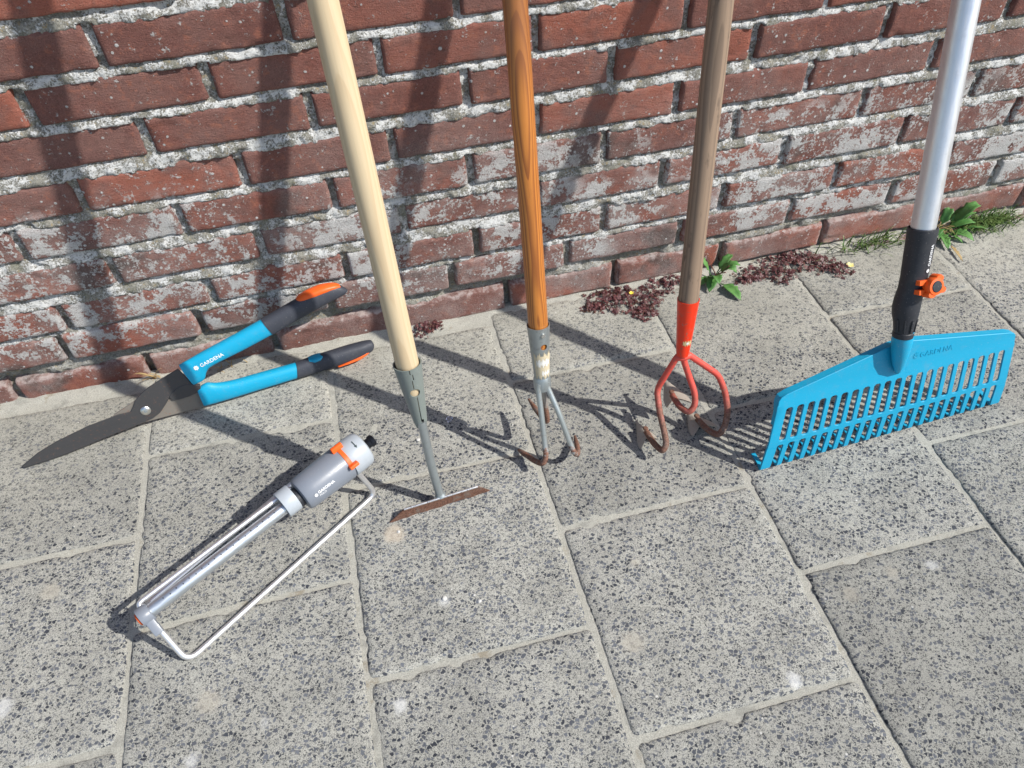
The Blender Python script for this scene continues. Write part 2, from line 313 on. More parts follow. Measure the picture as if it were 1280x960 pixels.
def lathe(prof, seg=40, closed=False, ell=1.0, off=None):
    """profile of (r, z) about z; closed joins last to first (a shell)"""
    V = []; F = []; n = len(prof)
    for i, (r, z) in enumerate(prof):
        ox = off(z) if off else (0, 0)
        for k in range(seg):
            q = 2 * math.pi * k / seg; V.append((r * math.cos(q) + ox[0], r * math.sin(q) * ell + ox[1], z))
    for i in range(n if closed else n - 1):
        j = (i + 1) % n
        for k in range(seg):
            k2 = (k + 1) % seg; F.append((i * seg + k, i * seg + k2, j * seg + k2, j * seg + k))
    if not closed: F.append(tuple(range(seg))[::-1]); F.append(tuple(range((n - 1) * seg, n * seg)))
    return V, F
def fillet(pts, r=.012, n=7):
    P = [np.array(p, float) for p in pts]; out = [P[0]]
    for i in range(1, len(P) - 1):
        a = P[i - 1] - P[i]; b = P[i + 1] - P[i]; rr = min(r, np.linalg.norm(a) * .45, np.linalg.norm(b) * .45); p0 = P[i] + a / np.linalg.norm(a) * rr; p1 = P[i] + b / np.linalg.norm(b) * rr
        for k in range(n + 1): t = k / n; out.append((1 - t) ** 2 * p0 + 2 * t * (1 - t) * P[i] + t * t * p1)
    out.append(P[-1]); return out
def join(*parts):
    V = []; F = []
    for v, f in parts:
        o = len(V); V += [tuple(q) for q in v]; F += [tuple(i + o for i in g) for g in f]
    return V, F
def box(c, s, R=None):
    V = [Vector((x * s[0] / 2, y * s[1] / 2, z * s[2] / 2)) for x in (-1, 1) for y in (-1, 1) for z in (-1, 1)]
    if R is not None: V = [R @ v for v in V]
    V = [v + Vector(c) for v in V]
    return V, [(0, 1, 3, 2), (4, 6, 7, 5), (0, 4, 5, 1), (2, 3, 7, 6), (0, 2, 6, 4), (1, 5, 7, 3)]
def bevel(o, width, seg=2, angle=30):
    bm = bmesh.new(); bm.from_mesh(o.data)
    es = [e for e in bm.edges if len(e.link_faces) == 2 and e.calc_face_angle(0) > math.radians(angle)]
    bmesh.ops.bevel(bm, geom=es, offset=width, segments=seg, profile=0.6, affect='EDGES'); bm.to_mesh(o.data); bm.free()
    o.data.polygons.foreach_set('use_smooth', [True] * len(o.data.polygons)); o.data.set_sharp_from_angle(angle=math.radians(40)); return o
def cut(o, cutters):
    """real openings: exact boolean difference, baked into the mesh"""
    tmp = []
    for (V, F, mw) in cutters:
        me = bpy.data.meshes.new('c'); me.from_pydata([tuple(v) for v in V], [], F)
        bm = bmesh.new(); bm.from_mesh(me); bmesh.ops.recalc_face_normals(bm, faces=bm.faces); bm.to_mesh(me); bm.free()
        c = bpy.data.objects.new('c', me); COL.objects.link(c); c.matrix_world = mw
        md = o.modifiers.new('b', 'BOOLEAN'); md.operation = 'DIFFERENCE'; md.solver = 'EXACT'; md.object = c; tmp.append(c)
    bpy.context.view_layer.update()
    dg = bpy.context.evaluated_depsgraph_get(); ne = bpy.data.meshes.new_from_object(o.evaluated_get(dg)); o.modifiers.clear()
    mats = list(o.data.materials); o.data = ne; ne.materials.clear(); ne.materials.append(mats[0])
    ne.set_sharp_from_angle(angle=math.radians(35))
    for c in tmp: bpy.data.objects.remove(c)
    return o
def textmesh(s, size, fn, name, mat, parent, base=None, matrix=None, bold=0.0, ext=0.0, space=1.0):
    cu = bpy.data.curves.new('t', 'FONT'); cu.body = s; cu.size = size; cu.resolution_u = 3; cu.offset = bold; cu.extrude = ext; cu.space_character = space
    to = bpy.data.objects.new('t', cu); COL.objects.link(to); bpy.context.view_layer.update()
    dg = bpy.context.evaluated_depsgraph_get(); me = bpy.data.meshes.new_from_object(to.evaluated_get(dg)); bpy.data.objects.remove(to)
    V = [fn(v.co.x, v.co.y, v.co.z) for v in me.vertices]; F = [tuple(p.vertices) for p in me.polygons]
    return obj(name, V, F, mat, parent, base, smooth=False, matrix=matrix)
def rosette(r, fn, seg=8):
    """round emblem of eight petals about a hub"""
    V = []; F = []
    def disc(cx, cy, rr, k=10, sq=1.0, rot=0):
        o = len(V)
        for i in range(k):
            a = 2 * math.pi * i / k; x, y = rr * math.cos(a), rr * sq * math.sin(a); V.append(fn(cx + x * math.cos(rot) - y * math.sin(rot), cy + x * math.sin(rot) + y * math.cos(rot), 0))
        F.append(tuple(range(o, o + k)))
    disc(0, 0, r * 0.2)
    for i in range(seg):
        a = 2 * math.pi * i / seg; disc(r * 0.62 * math.cos(a), r * 0.62 * math.sin(a), r * 0.36, 10, 0.62, a)
    return V, F
# vectorised gradient noise
_perm = rng.permutation(512); _perm = np.concatenate([_perm, _perm, _perm]); _grad = rng.normal(size=(512, 3)); _grad /= np.linalg.norm(_grad, axis=1)[:, None]
def pnoise(x, y, z):
    x, y, z = np.broadcast_arrays(np.asarray(x, float), np.asarray(y, float), np.asarray(z, float))
    xi, yi, zi = [np.floor(q).astype(int) for q in (x, y, z)]; xf, yf, zf = x - xi, y - yi, z - zi
    u, v, w_ = [q * q * q * (q * (q * 6 - 15) + 10) for q in (xf, yf, zf)]
    out = 0
    for a in (0, 1):
        for b in (0, 1):
            for c in (0, 1):
                h = _perm[_perm[_perm[(xi + a) & 511] + ((yi + b) & 511)] + ((zi + c) & 511)]
                g = _grad[h]; d = g[..., 0] * (xf - a) + g[..., 1] * (yf - b) + g[..., 2] * (zf - c)
                out = out + d * (u if a else 1 - u) * (v if b else 1 - v) * (w_ if c else 1 - w_)
    return out
def gridfaces(nr, nc):
    i = np.arange(nr - 1)[:, None] * nc + np.arange(nc - 1)[None, :]
    return np.stack([i, i + 1, i + nc + 1, i + nc], -1).reshape(-1, 4)
def fastgrid(name, V, F, mat, parent=None):
    me = bpy.data.meshes.new(name); me.from_pydata(V.tolist(), [], F.tolist()); me.update()
    me.materials.append(MAT[mat]); me.polygons.foreach_set('use_smooth', [True] * len(me.polygons))
    o = bpy.data.objects.new(name, me); COL.objects.link(o)
    if parent is not None: o.parent = parent
    return o

# ------------------------------------------------------------------ the ground and the pavement
gv = np.array([(-60, -60, -0.03), (60, -60, -0.03), (60, 60, -0.03), (-60, 60, -0.03)], float)
tag(fastgrid('ground', gv, np.array([(0, 1, 2, 3)]), 'ground'), kind='structure')
pav = bpy.data.objects.new('pavement', None); COL.objects.link(pav); tag(pav, kind='structure')
YW = 0.33
xs = np.concatenate([np.arange(-1.8, -0.4, 0.02), np.arange(-0.4, 1.9, 0.007), np.arange(1.9, 3.3, 0.02)]); ys = np.concatenate([np.arange(-2.3, -0.7, 0.02), np.arange(-0.7, 0.26, 0.008), np.arange(0.26, 0.345, 0.004)])
X, Y = np.meshgrid(xs, ys)
Z = -0.0024 + 0.0034 * pnoise(X * 13, Y * 13, 0.3) + 0.0018 * pnoise(X * 90, Y * 90, 4.1)
heap = np.clip((Y - 0.304) / 0.026, 0, 1) ** 1.2
Z = Z + heap * (0.004 + 0.009 * np.clip(pnoise(X * 6, 0.5, 2.2) + 0.15, -0.5, 1) + 0.004 * pnoise(X * 60, Y * 60, 1.0))
fastgrid('joint_sand', np.stack([X, Y, Z], -1).reshape(-1, 3), gridfaces(len(ys), len(xs)), 'sand', pav)
def make_paver(x0, x1, y0, y1, seed, fine):
    g = 0.0024; x0 += g + random.uniform(-.0012, .0012); x1 -= g + random.uniform(-.0012, .0012); y0 += g + random.uniform(-.0012, .0012); y1 -= g + random.uniform(-.0012, .0012)
    cx, cy = (x0 + x1) / 2, (y0 + y1) / 2
    n = 64 if fine else 10
    def ring(ins, z, wob, rad):
        pts = []
        a, b = (x1 - x0) / 2 - ins, (y1 - y0) / 2 - ins
        for (sx, sy, ex, ey) in ((-a, -b, a, -b), (a, -b, a, b), (a, b, -a, b), (-a, b, -a, -b)):
            for k in range(n):
                t = k / n; pts.append((sx + (ex - sx) * t, sy + (ey - sy) * t))
        P = np.array(pts); rc = rad                               # rounded corners
        for s1 in (-1, 1):
            for s2 in (-1, 1):
                c = np.array([s1 * (a - rc), s2 * (b - rc)]); m = (P[:, 0] * s1 > a - rc) & (P[:, 1] * s2 > b - rc)
                d = P[m] - c; L = np.linalg.norm(d, axis=1)[:, None] + 1e-9; P[m] = c + d / L * np.minimum(L, rc)
        nz = pnoise(P[:, 0] * 14 + seed * 3.1, P[:, 1] * 14, seed) * 0.0014 + pnoise(P[:, 0] * 75, P[:, 1] * 75 + seed, seed) * 0.0011
        chip = np.clip(pnoise(P[:, 0] * 38 + seed, P[:, 1] * 38, seed * 1.7) - 0.20, 0, 1) * 0.022 + np.clip(pnoise(P[:, 0] * 110 + seed, P[:, 1] * 110, seed) - 0.15, 0, 1) * 0.008
        d = -P / np.maximum(np.abs(P).max(1), 1e-6)[:, None]
        m = np.maximum(np.abs(P[:, 0]) / a, np.abs(P[:, 1]) / b)
        P = P + (np.where((np.abs(P[:, 0]) / a > np.abs(P[:, 1]) / b)[:, None], np.c_[-np.sign(P[:, 0]), 0 * P[:, 0]], np.c_[0 * P[:, 0], -np.sign(P[:, 1])])) * (nz * wob + chip * wob)[:, None]
        return [(p[0], p[1], z) for p in P]
    rings = [ring(0, -0.045, 0.4, 0.006), ring(0, -0.0055, 0.6, 0.006), ring(0.0016, -0.0016, 1.0, 0.007), ring(0.0042, 0.0, 1.1, 0.009), ring(0.014, 0.0004, 0.3, 0.014)]
    V = sum(rings, []); m = 4 * n; F = []
    for r in range(len(rings) - 1):
        for k in range(m): F.append((r * m + k, r * m + (k + 1) % m, (r + 1) * m + (k + 1) % m, (r + 1) * m + k))
    F.append(tuple(range((len(rings) - 1) * m, len(rings) * m)))
    o = obj('paver', V, F, 'paver', pav, sharp=180)
    o.location = (cx, cy, random.uniform(-0.0010, 0.0010)); o.rotation_euler = (random.uniform(-.006, .006), random.uniform(-.006, .006), random.uniform(-.004, .004))
T = 0.3; sd = 0
shift = {0: 0.006, 1: 0.002, 2: 0.0, 3: 0.001, 4: 0.001, 5: 0.0}
for k in range(-4, 9):
    half = 0.5 if k % 2 == 0 else 0.0
    for j in range(-7, 2):
        y0 = (j + half) * T; y1 = y0 + T
        if y0 > 0.29: continue
        y1 = min(y1, 0.327 + random.uniform(-.006, .003))
        if y1 - y0 < 0.05: continue
        sd += 1; make_paver(k * T, (k + 1) * T, y0, y1, sd * 1.37, -1 <= k <= 5 and j >= -3)

# ------------------------------------------------------------------ the brick wall
wall = thing('brick_wall', (0.75, YW, 0.0), 'old red brick wall with crumbling lichened mortar behind the garden tools', 'wall')
WB = (0.75, YW, 0.0)
HB = 0.0264; PITCH = 0.2235
heads = {1: [-.216, .002, .216, .43, .641, .851, 1.065, 1.28, 1.503, 1.726], 2: [-.107, .111, .328, .542, .754, .971, 1.192, 1.402, 1.628], 3: [-.079, .147, .368, .591, .817, 1.043, 1.262, 1.491],
         4: [.024, .247, .473, .696, .918, 1.141, 1.37, 1.594], 5: [-.078, .149, .374, .589, .809, 1.036, 1.269, 1.485], 6: [.031, .255, .475, .698, .924, 1.149, 1.374], 7: [.148, .37, .591, .813, 1.039, 1.262, 1.482],
         8: [.024, .251, .476, .696, .920, 1.145], 9: [.135, .363, .588]}
zc = {0: -0.031, 1: .028, 2: .1025, 3: .166, 4: .238, 5: .306, 6: .371, 7: .4405, 8: .5025, 9: .566}
slope = {0: .006, 1: .014, 2: .008, 3: .010, 4: .011, 5: .011, 6: .013, 7: .012, 8: .012, 9: .012}
NC = 27
for k in range(10, NC): zc[k] = .566 + (k - 9) * 0.0665; slope[k] = .012
def course_z(k, x): return zc[k] + slope[k] * (x - 0.75)
XL, XR = -0.95, 2.65
for k in range(NC):
    h = heads.get(k, [0.03 + (0.111 if k % 2 else 0.0) + 0.004 * random.uniform(-1, 1)])
    while h[0] > XL: h.insert(0, h[0] - PITCH + random.uniform(-.003, .003))
    while h[-1] < XR: h.append(h[-1] + PITCH + random.uniform(-.003, .003))
    heads[k] = h
def brick_geo(L, H, seed, nx, nz, wx, wz):
    a, b = L / 2, H / 2
    px = np.concatenate([[-a, -a, -a + .0016, -a + .0045], np.linspace(-a + .009, a - .009, nx), [a - .0045, a - .0016, a, a]])
    pz = np.concatenate([[-b, -b, -b + .0014, -b + .004], np.linspace(-b + .0075, b - .0075, nz), [b - .004, b - .0014, b, b]])
    dx = np.concatenate([[.055, .006, .0018, .0004], np.zeros(nx), [.0004, .0018, .006, .055]]); dz = np.concatenate([[.055, .006, .0016, .0004], np.zeros(nz), [.0004, .0016, .006, .055]])
    Xg, Zg = np.meshgrid(px, pz); D = np.maximum(dx[None, :], dz[:, None])
    both = (np.minimum(dx[None, :], dz[:, None]) > 0.001) & (D < 0.05); D = D + both * 0.0018
    edge = np.clip(np.maximum(np.abs(Xg) / a * 1.0 - (1 - .02 / a), np.abs(Zg) / b - (1 - .02 / b)) / (0.02 / a), 0, 1)
    n1 = pnoise(Xg * 22 + seed, Zg * 22, seed); n2 = pnoise(Xg * 75, Zg * 75 + seed, seed * .7); n3 = pnoise(Xg * 190 + seed, Zg * 190, 3.3)
    m1 = pnoise(Xg * 24, Zg * 24 + 9 + seed, seed * 1.3); m2 = pnoise(Xg * 85 + 5, Zg * 85, seed * 2.1)
    ee = 0.35 + 0.65 * edge
    Zn = Zg + (m1 * 0.0026 + m2 * 0.0017) * ee; Xn = Xg + (n1 * 0.0022 + n2 * 0.0014) * ee
    chip = np.clip(pnoise(Xg * 30 + seed * 5, Zg * 30, seed * 3) - 0.28, 0, 1) * edge * 0.016
    Yn = D - n1 * 0.0013 - n2 * 0.0009 - n3 * 0.0004 + chip
    Yn = Yn + (D > 0.05) * 0.0
    return np.stack([Xn, Yn, Zn], -1).reshape(-1, 3), gridfaces(len(pz), len(px))
upper = []
for k in range(NC):
    hs = heads[k]
    for i in range(len(hs) - 1):
        gap = random.uniform(.009, .0135)
        L = hs[i + 1] - hs[i] - gap; xc = (hs[i] + hs[i + 1]) / 2
        H = 2 * HB + random.uniform(-.003, .002); zz = course_z(k, xc); yo = random.uniform(-.0022, .0022)
        vis = -0.4 < xc < 1.95
        if k == 0: yo = -0.016 + random.uniform(-.006, .004)
        sd = k * 31 + i * 7.3
        if k <= 10:
            V, F = brick_geo(L, H, sd, 34 if vis else 8, 9 if vis else 3, 0, 0)
            o = fastgrid('brick', V, F, 'brick', wall)
            o.data.set_sharp_from_angle(angle=math.radians(70))
            o.location = Vector((xc, YW + yo, zz)) - Vector(WB)
            o.rotation_euler = (random.uniform(-.012, .012), math.atan(-slope[k]) + random.uniform(-.007, .007), random.uniform(-.007, .007))
        else:
            V, F = brick_geo(L, H, sd, 5, 2, 0, 0); upper.append((V + np.array([xc - WB[0], yo, zz]), F))
Vs = []; Fs = []; off = 0
for V, F in upper: Vs.append(V); Fs.append(F + off); off += len(V)
tag(fastgrid('upper_brickwork', np.concatenate(Vs), np.concatenate(Fs), 'brick', wall), kind='stuff')
xs = np.concatenate([np.arange(XL, -0.36, 0.012), np.arange(-0.36, 1.9, 0.0030), np.arange(1.9, XR, 0.012)])
zs = np.concatenate([np.arange(-0.07, -0.02, 0.006), np.arange(-0.02, 0.70, 0.0028), np.arange(0.70, zc[NC - 1] + 0.04, 0.008)])
X, Z = np.meshgrid(xs, zs)
rec = np.full(X.shape, 0.009)
for k in range(NC - 1):
    lo = course_z(k, X) + HB; hi = course_z(k + 1, X) - HB
    t = np.clip((Z - lo) / (hi - lo), 0, 1); m = (Z > lo - 0.004) & (Z < hi + 0.004)
    rec = np.where(m, 0.0008 + 0.0064 * t ** 2.2, rec)
for k in range(NC):
    m = np.abs(Z - course_z(k, X)) < HB
    dmin = np.min(np.abs(X[..., None] - np.array(heads[k])[None, None, :]), -1) if k < 12 else np.full(X.shape, 1.0)
    rec = np.where(m & (dmin < 0.009), 0.0082 + 0.005 * pnoise(X * 20, Z * 30, 7.7), rec)
nz1 = pnoise(X * 55, Z * 70, 0.1); nz2 = pnoise(X * 140, Z * 170, 5.1); nz3 = pnoise(X * 16, Z * 16, 9.1)
low = np.clip((0.17 - Z) / 0.12, 0, 1)
rec = rec - nz1 * 0.0055 - nz2 * 0.0036 + nz3 * 0.004
rec = rec + low * (0.005 + 0.034 * np.clip(pnoise(X * 7 + 3, Z * 20, 1.9) + 0.12, 0, 1))
void = np.clip(pnoise(X * 30 + 8, Z * 60, 11.3) - 0.30, 0, 1); rec = rec + void * 0.035
rec = np.maximum(rec, -0.0012)
V = np.stack([X - WB[0], rec, Z], -1).reshape(-1, 3)
fastgrid('mortar', V, gridfaces(len(zs), len(xs)), 'mortar', wall)
# solid core and coping keep the wall closed from behind and above
zt = zc[NC - 1] + 0.05
obj('wall_core', *box((0.1, 0.17, zt / 2 - 0.05), (XR - XL + 0.02, 0.20, zt + 0.06)), 'mortar', wall, smooth=False)
obj('coping', *box((0.1, 0.152, zt + 0.015), (XR - XL + 0.04, 0.30, 0.05)), 'brick', wall, smooth=False)

# ------------------------------------------------------------------ long-handled tools
def stick_matrix(d):
    z = Vector(d).normalized(); x = (Vector((1, 0, 0)) - z * z.x).normalized(); y = z.cross(x)
    m = Matrix.Identity(4)
    for i in range(3): m[i][0] = x[i]; m[i][1] = y[i]; m[i][2] = z[i]
    return m
def handle_prof(r, z0, zt, z1, r0):
    return [(r0 * 0.9, z0), (r0, z0 + .003), (r, zt)] + [(r, zt + (z1 - zt) * t) for t in np.linspace(0.04, 0.97, 16)] + [(r * .98, z1 - .012), (r * .8, z1 - .003), (r * .3, z1)]
def front_cyl(r, z, depth=0.1, seg=18, sx=1.0):
    V, F = lathe([(r, -depth / 2), (r, depth / 2)], seg)
    return V, F
CUTROT = Matrix.Rotation(math.radians(90), 4, 'X')

# --- push hoe
B = Vector((.438, -.07, 0)); D = (-.031, .213, .9765); SM = stick_matrix(D)
hoe = thing('garden_hoe', B, 'hoe with pale unvarnished wooden handle and straight rusty blade', 'hoe')
zs0, zs1 = .163, .268
obj('handle', *lathe(handle_prof(.0150, .195, .262, 1.80, .0098), 48), 'pale', hoe, matrix=SM)
prof = [(.0075, zs0), (.0098, zs0 + .012), (.0185, zs1 - .002), (.0187, zs1), (.0172, zs1), (.0160, zs1 - .004), (.0082, zs0 + .012), (.0060, zs0)]
sk = obj('socket', *lathe(prof, 64, True), 'olive', hoe, matrix=SM)
bpy.context.view_layer.update(); MW = Matrix.Translation(B) @ SM
hole = lathe([(.0066, -.05), (.0066, .0)], 24)
def at_local(x, y, z): return MW @ Matrix.Translation((x, y, z))
cut(sk, [(hole[0], hole[1], at_local(.0015, 0, .229) @ CUTROT @ Matrix.Scale(-1, 4, (0, 0, 1))),
         (*box((0, 0, 0), (.0011, .06, .046)), at_local(.0022, -.03, .198) @ Matrix.Rotation(.03, 4, 'Y')), (*box((0, 0, 0), (.0011, .06, .014)), at_local(.0012, -.03, .243)),
         (*box((0, 0, 0), (.0011, .06, .009)), at_local(.0034, -.03, .2555)), (*box((0, 0, 0), (.0011, .06, .0085)), at_local(.0005, -.03, .265)), (*box((0, 0, 0), (.003, .06, .007)), at_local(.0032, -.03, .177))])
nb = np.array(B)
P = catmull([(.4336, -.0375, .172), (.4343, -.041, .150), (.4362, -.0495, .085), (.4395, -.057, .035), (.4412, -.0595, .020)], 6)
neck = obj('neck', *sweep(P, [.0062] * (len(P) - 4) + [.0062, .0066, .0074, .0082], 18), 'zinc', hoe, B)
# blade: trapezoid strip, back edge raised, cutting edge on the paving
f0, f1 = np.array((.360, -.0745, .0012)), np.array((.5165, -.0585, .0012)); b0, b1 = np.array((.3845, -.0705, .0205)), np.array((.4985, -.0595, .0205))
nrm = np.cross(f1 - f0, b0 - f0); nrm /= np.linalg.norm(nrm)
if nrm[1] > 0: nrm = -nrm
th = 0.0026
n = 30; V = []; F = []
for i in range(n + 1):
    t = i / n; fr = f0 + (f1 - f0) * t; bk = b0 + (b1 - b0) * t; wv = 0.0005 * math.sin(t * 17) + 0.0004 * math.sin(t * 41)
    V += [fr + nrm * 0.0004 + np.array((0, -wv, 0)), bk + nrm * th / 2, bk - nrm * th / 2, fr - nrm * 0.0004 + np.array((0, -wv, 0))]
for i in range(n):
    for a in range(4): F.append((i * 4 + a, i * 4 + (a + 1) % 4, i * 4 + 4 + (a + 1) % 4, i * 4 + 4 + a))
F += [(0, 1, 2, 3), (4 * n + 3, 4 * n + 2, 4 * n + 1, 4 * n)]
bl = obj('blade', V, F, 'hoe', hoe, B, smooth=False); tag(bl, 'rust brown blade with a bright back edge')
ev = []
V, F = sweep([b0 + nrm * 0.0002 + np.array((0.0005, 0, .0008)), b1 + nrm * 0.0002 + np.array((-.0005, 0, .0008))], .00165, 10)
obj('back_edge', V, F, 'bright', bl, B)

# --- cultivator with varnished handle
B = Vector((.617, -.024, 0)); D = (-.001, .232, .9727); SM = stick_matrix(D); MW = Matrix.Translation(B) @ SM
cul = thing('hand_cultivator', B, 'three-tined cultivator with orange varnished handle and torn paper label', 'cultivator', None)
obj('handle', *lathe(handle_prof(.0138, .200, .243, 1.455, .0112), 48), 'honey', cul, matrix=SM)
prof = [(.0105, .148), (.0112, .165), (.0158, .243), (.0162, .246), (.0150, .246), (.0142, .240), (.0100, .165), (.0095, .148)]
sk = obj('socket', *lathe(prof, 64, True), 'socket', cul, matrix=SM)
hole = lathe([(.0048, -.05), (.0048, 0)], 22)
cut(sk, [(hole[0], hole[1], at_local(.0028, 0, .2155) @ CUTROT @ Matrix.Scale(-1, 4, (0, 0, 1)))])
V, F = lathe([(.0001, -.002), (.0026, -.0018), (.0031, -.0008), (.0031, 0.002)], 16)
q = Matrix.Translation((.0022, -.0158, .2355)) @ Matrix.Rotation(math.radians(-90), 4, 'X')
obj('rivet', V, F, 'screw', cul, matrix=SM @ q)
def wrap(R0, z, a): return (R0 * math.sin(a), -R0 * math.cos(a), z)
def label_patch(zlo, zhi, a0, a1, r_of, lift, ragged, seed, n=22, m=10):
    V = []; F = []
    for j in range(m + 1):
        for i in range(n + 1):
            s = i / n; t = j / m; e0 = ragged * (0.5 * math.sin(s * 23 + seed) + 0.5 * math.sin(s * 57 + seed * 2)) * .006; a = a0 + (a1 - a0) * s; z = zlo + (zhi - zlo) * t + e0 * (1 if t > .5 else -1) * abs(2 * t - 1)
            V.append(wrap(r_of(z) + lift, z, a))
    for j in range(m):
        for i in range(n): F.append((j * (n + 1) + i, j * (n + 1) + i + 1, (j + 1) * (n + 1) + i + 1, (j + 1) * (n + 1) + i))
    return V, F
rsock = lambda z: .0112 + (.0158 - .0112) * (z - .165) / (.243 - .165)
lb = obj('paper_label', *label_patch(.163, .203, -1.0, 1.15, rsock, .0004, 1, 1.0), 'paper', cul, matrix=SM)
obj('paper_scrap', *label_patch(.184, .194, -.7, .8, rsock, .0007, .8, 3.0), 'paperwhite', lb)
obj('paper_scrap', *label_patch(.168, .174, -.2, .9, rsock, .0007, .7, 5.0), 'paperwhite', lb)
V, F = lathe([(.0090, .136), (.0122, .138), (.0128, .143), (.0128, .155), (.0112, .160)], 36); obj('collar', V, F, 'zinc', cul, matrix=SM)
def tine(pts, r, parent, mat, base, tipn=5):
    P = catmull(pts, 7); n = len(P); R = [r] * n
    for k in range(tipn): R[n - 1 - k] = r * (0.45 + 0.55 * k / tipn)
    return obj('tine', *sweep(P, R, 16), mat, parent, base)
tine([(.6105, .004, .150), (.6087, .0005, .138), (.6087, -.016, .1), (.6089, -.0342, .055), (.6075, -.0452, .039), (.6012, -.0495, .029), (.5922, -.0356, .0205), (.5835, -.014, .011), (.5765, .003, .0036)], .0042, cul, 'tine', B)
tine([(.6215, .004, .150), (.6233, .0005, .138), (.6349, -.0212, .1), (.6472, -.0408, .05), (.6525, -.0482, .035), (.6585, -.0435, .026), (.6640, -.0262, .018), (.6700, .0042, .0055)], .0042, cul, 'tine', B)
tine([(.616, .008, .150), (.6155, .006, .138), (.6195, .0035, .1), (.6217, -.0007, .075), (.6213, .0003, .064), (.6190, .0120, .0575), (.6155, .034, .0515), (.6104, .0642, .047)], .0042, cul, 'tine', B)
for c in cul.children:
    if c.name.startswith('tine'): pass
cmid = [c for c in cul.children if c.name.startswith('tine')][2]; cmid.data.materials[0] = m_rust('galvanised_worn_mid', (0.40, 0.38, 0.35), 0.085, 0.125, 0.45, 0.6, True)

# --- red cultivator with shovel points
B = Vector((.8220, -.0355, 0)); D = (.038, .2165, .9755); SM = stick_matrix(D) @ Matrix.Translation((0, 0, .016)); MW = Matrix.Translation(B) @ SM
red = thing('shovel_point_cultivator', B, 'red painted cultivator with arrow-shaped points and weathered brown handle', 'cultivator')
obj('handle', *lathe(handle_prof(.0142, .18, .234, 1.59, .0098), 48), 'grey_wood', red, matrix=SM)
prof = [(.0085, .142), (.0098, .150), (.0153, .232), (.0156, .236), (.0146, .236), (.0143, .230), (.0085, .152), (.0070, .142)]
sk = obj('socket', *lathe(prof, 64, True), 'redsocket', red, matrix=SM)
rs2 = lambda z: .0098 + (.0153 - .0098) * (z - .150) / (.232 - .150)
lb = obj('sticker', *label_patch(.165, .172, -.55, .65, rs2, .0004, .5, 2.0), 'gold', red, matrix=SM)
obj('sticker_print', *label_patch(.1665, .1705, -.12, .18, rs2, .0007, .3, 2.5), 'paperwhite', lb)
def shovel(apex, wl, wr, joint, mid=None):
    """folded arrow-shaped point: two wings from a raised spine"""
    A, L_, R_, J = [np.array(q, float) for q in (apex, wl, wr, joint)]
    notch = (L_ + R_) / 2 * 0.45 + J * 0.45 + A * 0.10; notch[2] = (L_[2] + R_[2]) / 2 + .004
    spine = lambda t: A + (notch - A) * t + np.array((0, 0, .0025)) * math.sin(math.pi * min(t * .62, 1))
    V = []; F = []; n = 12
    for i in range(n + 1):
        t = i / n; c = spine(t); bulge = 0.5 * math.sin(math.pi * t)
        l = A + (L_ - A) * t + (A + (L_ - A) * t - c) * bulge; r = A + (R_ - A) * t + (A + (R_ - A) * t - c) * bulge
        if t == 0: l = A + (L_ - R_) * 0.14; r = A - (L_ - R_) * 0.14
        row = [l, (l + c) / 2 + np.array((0, 0, .0012)), c, (r + c) / 2 + np.array((0, 0, .0012)), r]
        V += row + [q - np.array((0, 0, .0028)) for q in row]
    for i in range(n):
        o = i * 10; p_ = o + 10
        for a in range(4): F.append((o + a, o + a + 1, p_ + a + 1, p_ + a)); F.append((o + 5 + a, p_ + 5 + a, p_ + 6 + a, o + 6 + a))
        F.append((o, p_, p_ + 5, o + 5)); F.append((o + 4, o + 9, p_ + 9, p_ + 4))
    e = n * 10
    for a in range(4): F.append((a, a + 5, a + 6, a + 1)); F.append((e + a, e + a + 1, e + a + 6, e + a + 5))
    return V, F
m_sh = m_rust('shovel_steel', (0.36, 0.32, 0.27), -1, -.9, 0.6, 0.05, False, 0.4)
def red_tine(pts, sh):
    P = fillet(pts, .011, 6); n = len(P); R = [.0048] * n
    t = obj('tine', *sweep(P, R, 16), 'red', red, B)
    s = obj('shovel_point', *shovel(*sh), m_sh, t, B)
    j = np.array(pts[-1]); V, F = lathe([(.0001, .004), (.003, .0036), (.0042, .002), (.0042, 0)], 14); V = [np.array(v) + j + np.array((0, .004, .002)) for v in V]; obj('rivet', V, F, 'rust', t, B)
red_tine([(.8285, .000, .158), (.8205, .0000, .150), (.7968, -.001, .086), (.7930, -.0286, .065), (.7924, -.0547, .049), (.7915, -.0705, .036), (.7845, -.0752, .0275), (.7795, -.0584, .0235), (.7785, -.0385, .0195), (.778, -.026, .018)],
         ((.7745, .008, .006), (.7630, -.0465, .0045), (.7915, -.0400, .0125), (.7782, -.030, .020)))
red_tine([(.8295, -.001, .158), (.8305, -.005, .144), (.8389, -.0140, .118), (.8454, -.0304, .095), (.8435, -.0412, .079), (.8340, -.0453, .069), (.8265, -.0305, .0665), (.8248, -.0148, .0660), (.825, -.002, .065)],
         ((.8285, .042, .058), (.8165, -.0090, .0465), (.8495, -.0190, .060), (.825, -.004, .068)))
red_tine([(.8305, .000, .158), (.8395, -.0005, .150), (.8875, -.0160, .1085), (.8956, -.0335, .085), (.8961, -.0527, .060), (.8883, -.0656, .040), (.8785, -.0702, .029), (.8712, -.0555, .0235), (.8668, -.036, .0205), (.865, -.024, .019)],
         ((.8600, .004, .0075), (.8525, -.0440, .0045), (.8925, -.0420, .0125), (.8655, -.030, .021)))
V, F = sweep([(.8205, .0000, .1495), (.8295, -.0030, .1510), (.8400, -.0010, .1495)], [.0055, .0066, .0055], 14); obj('weld', V, F, 'red', red, B)

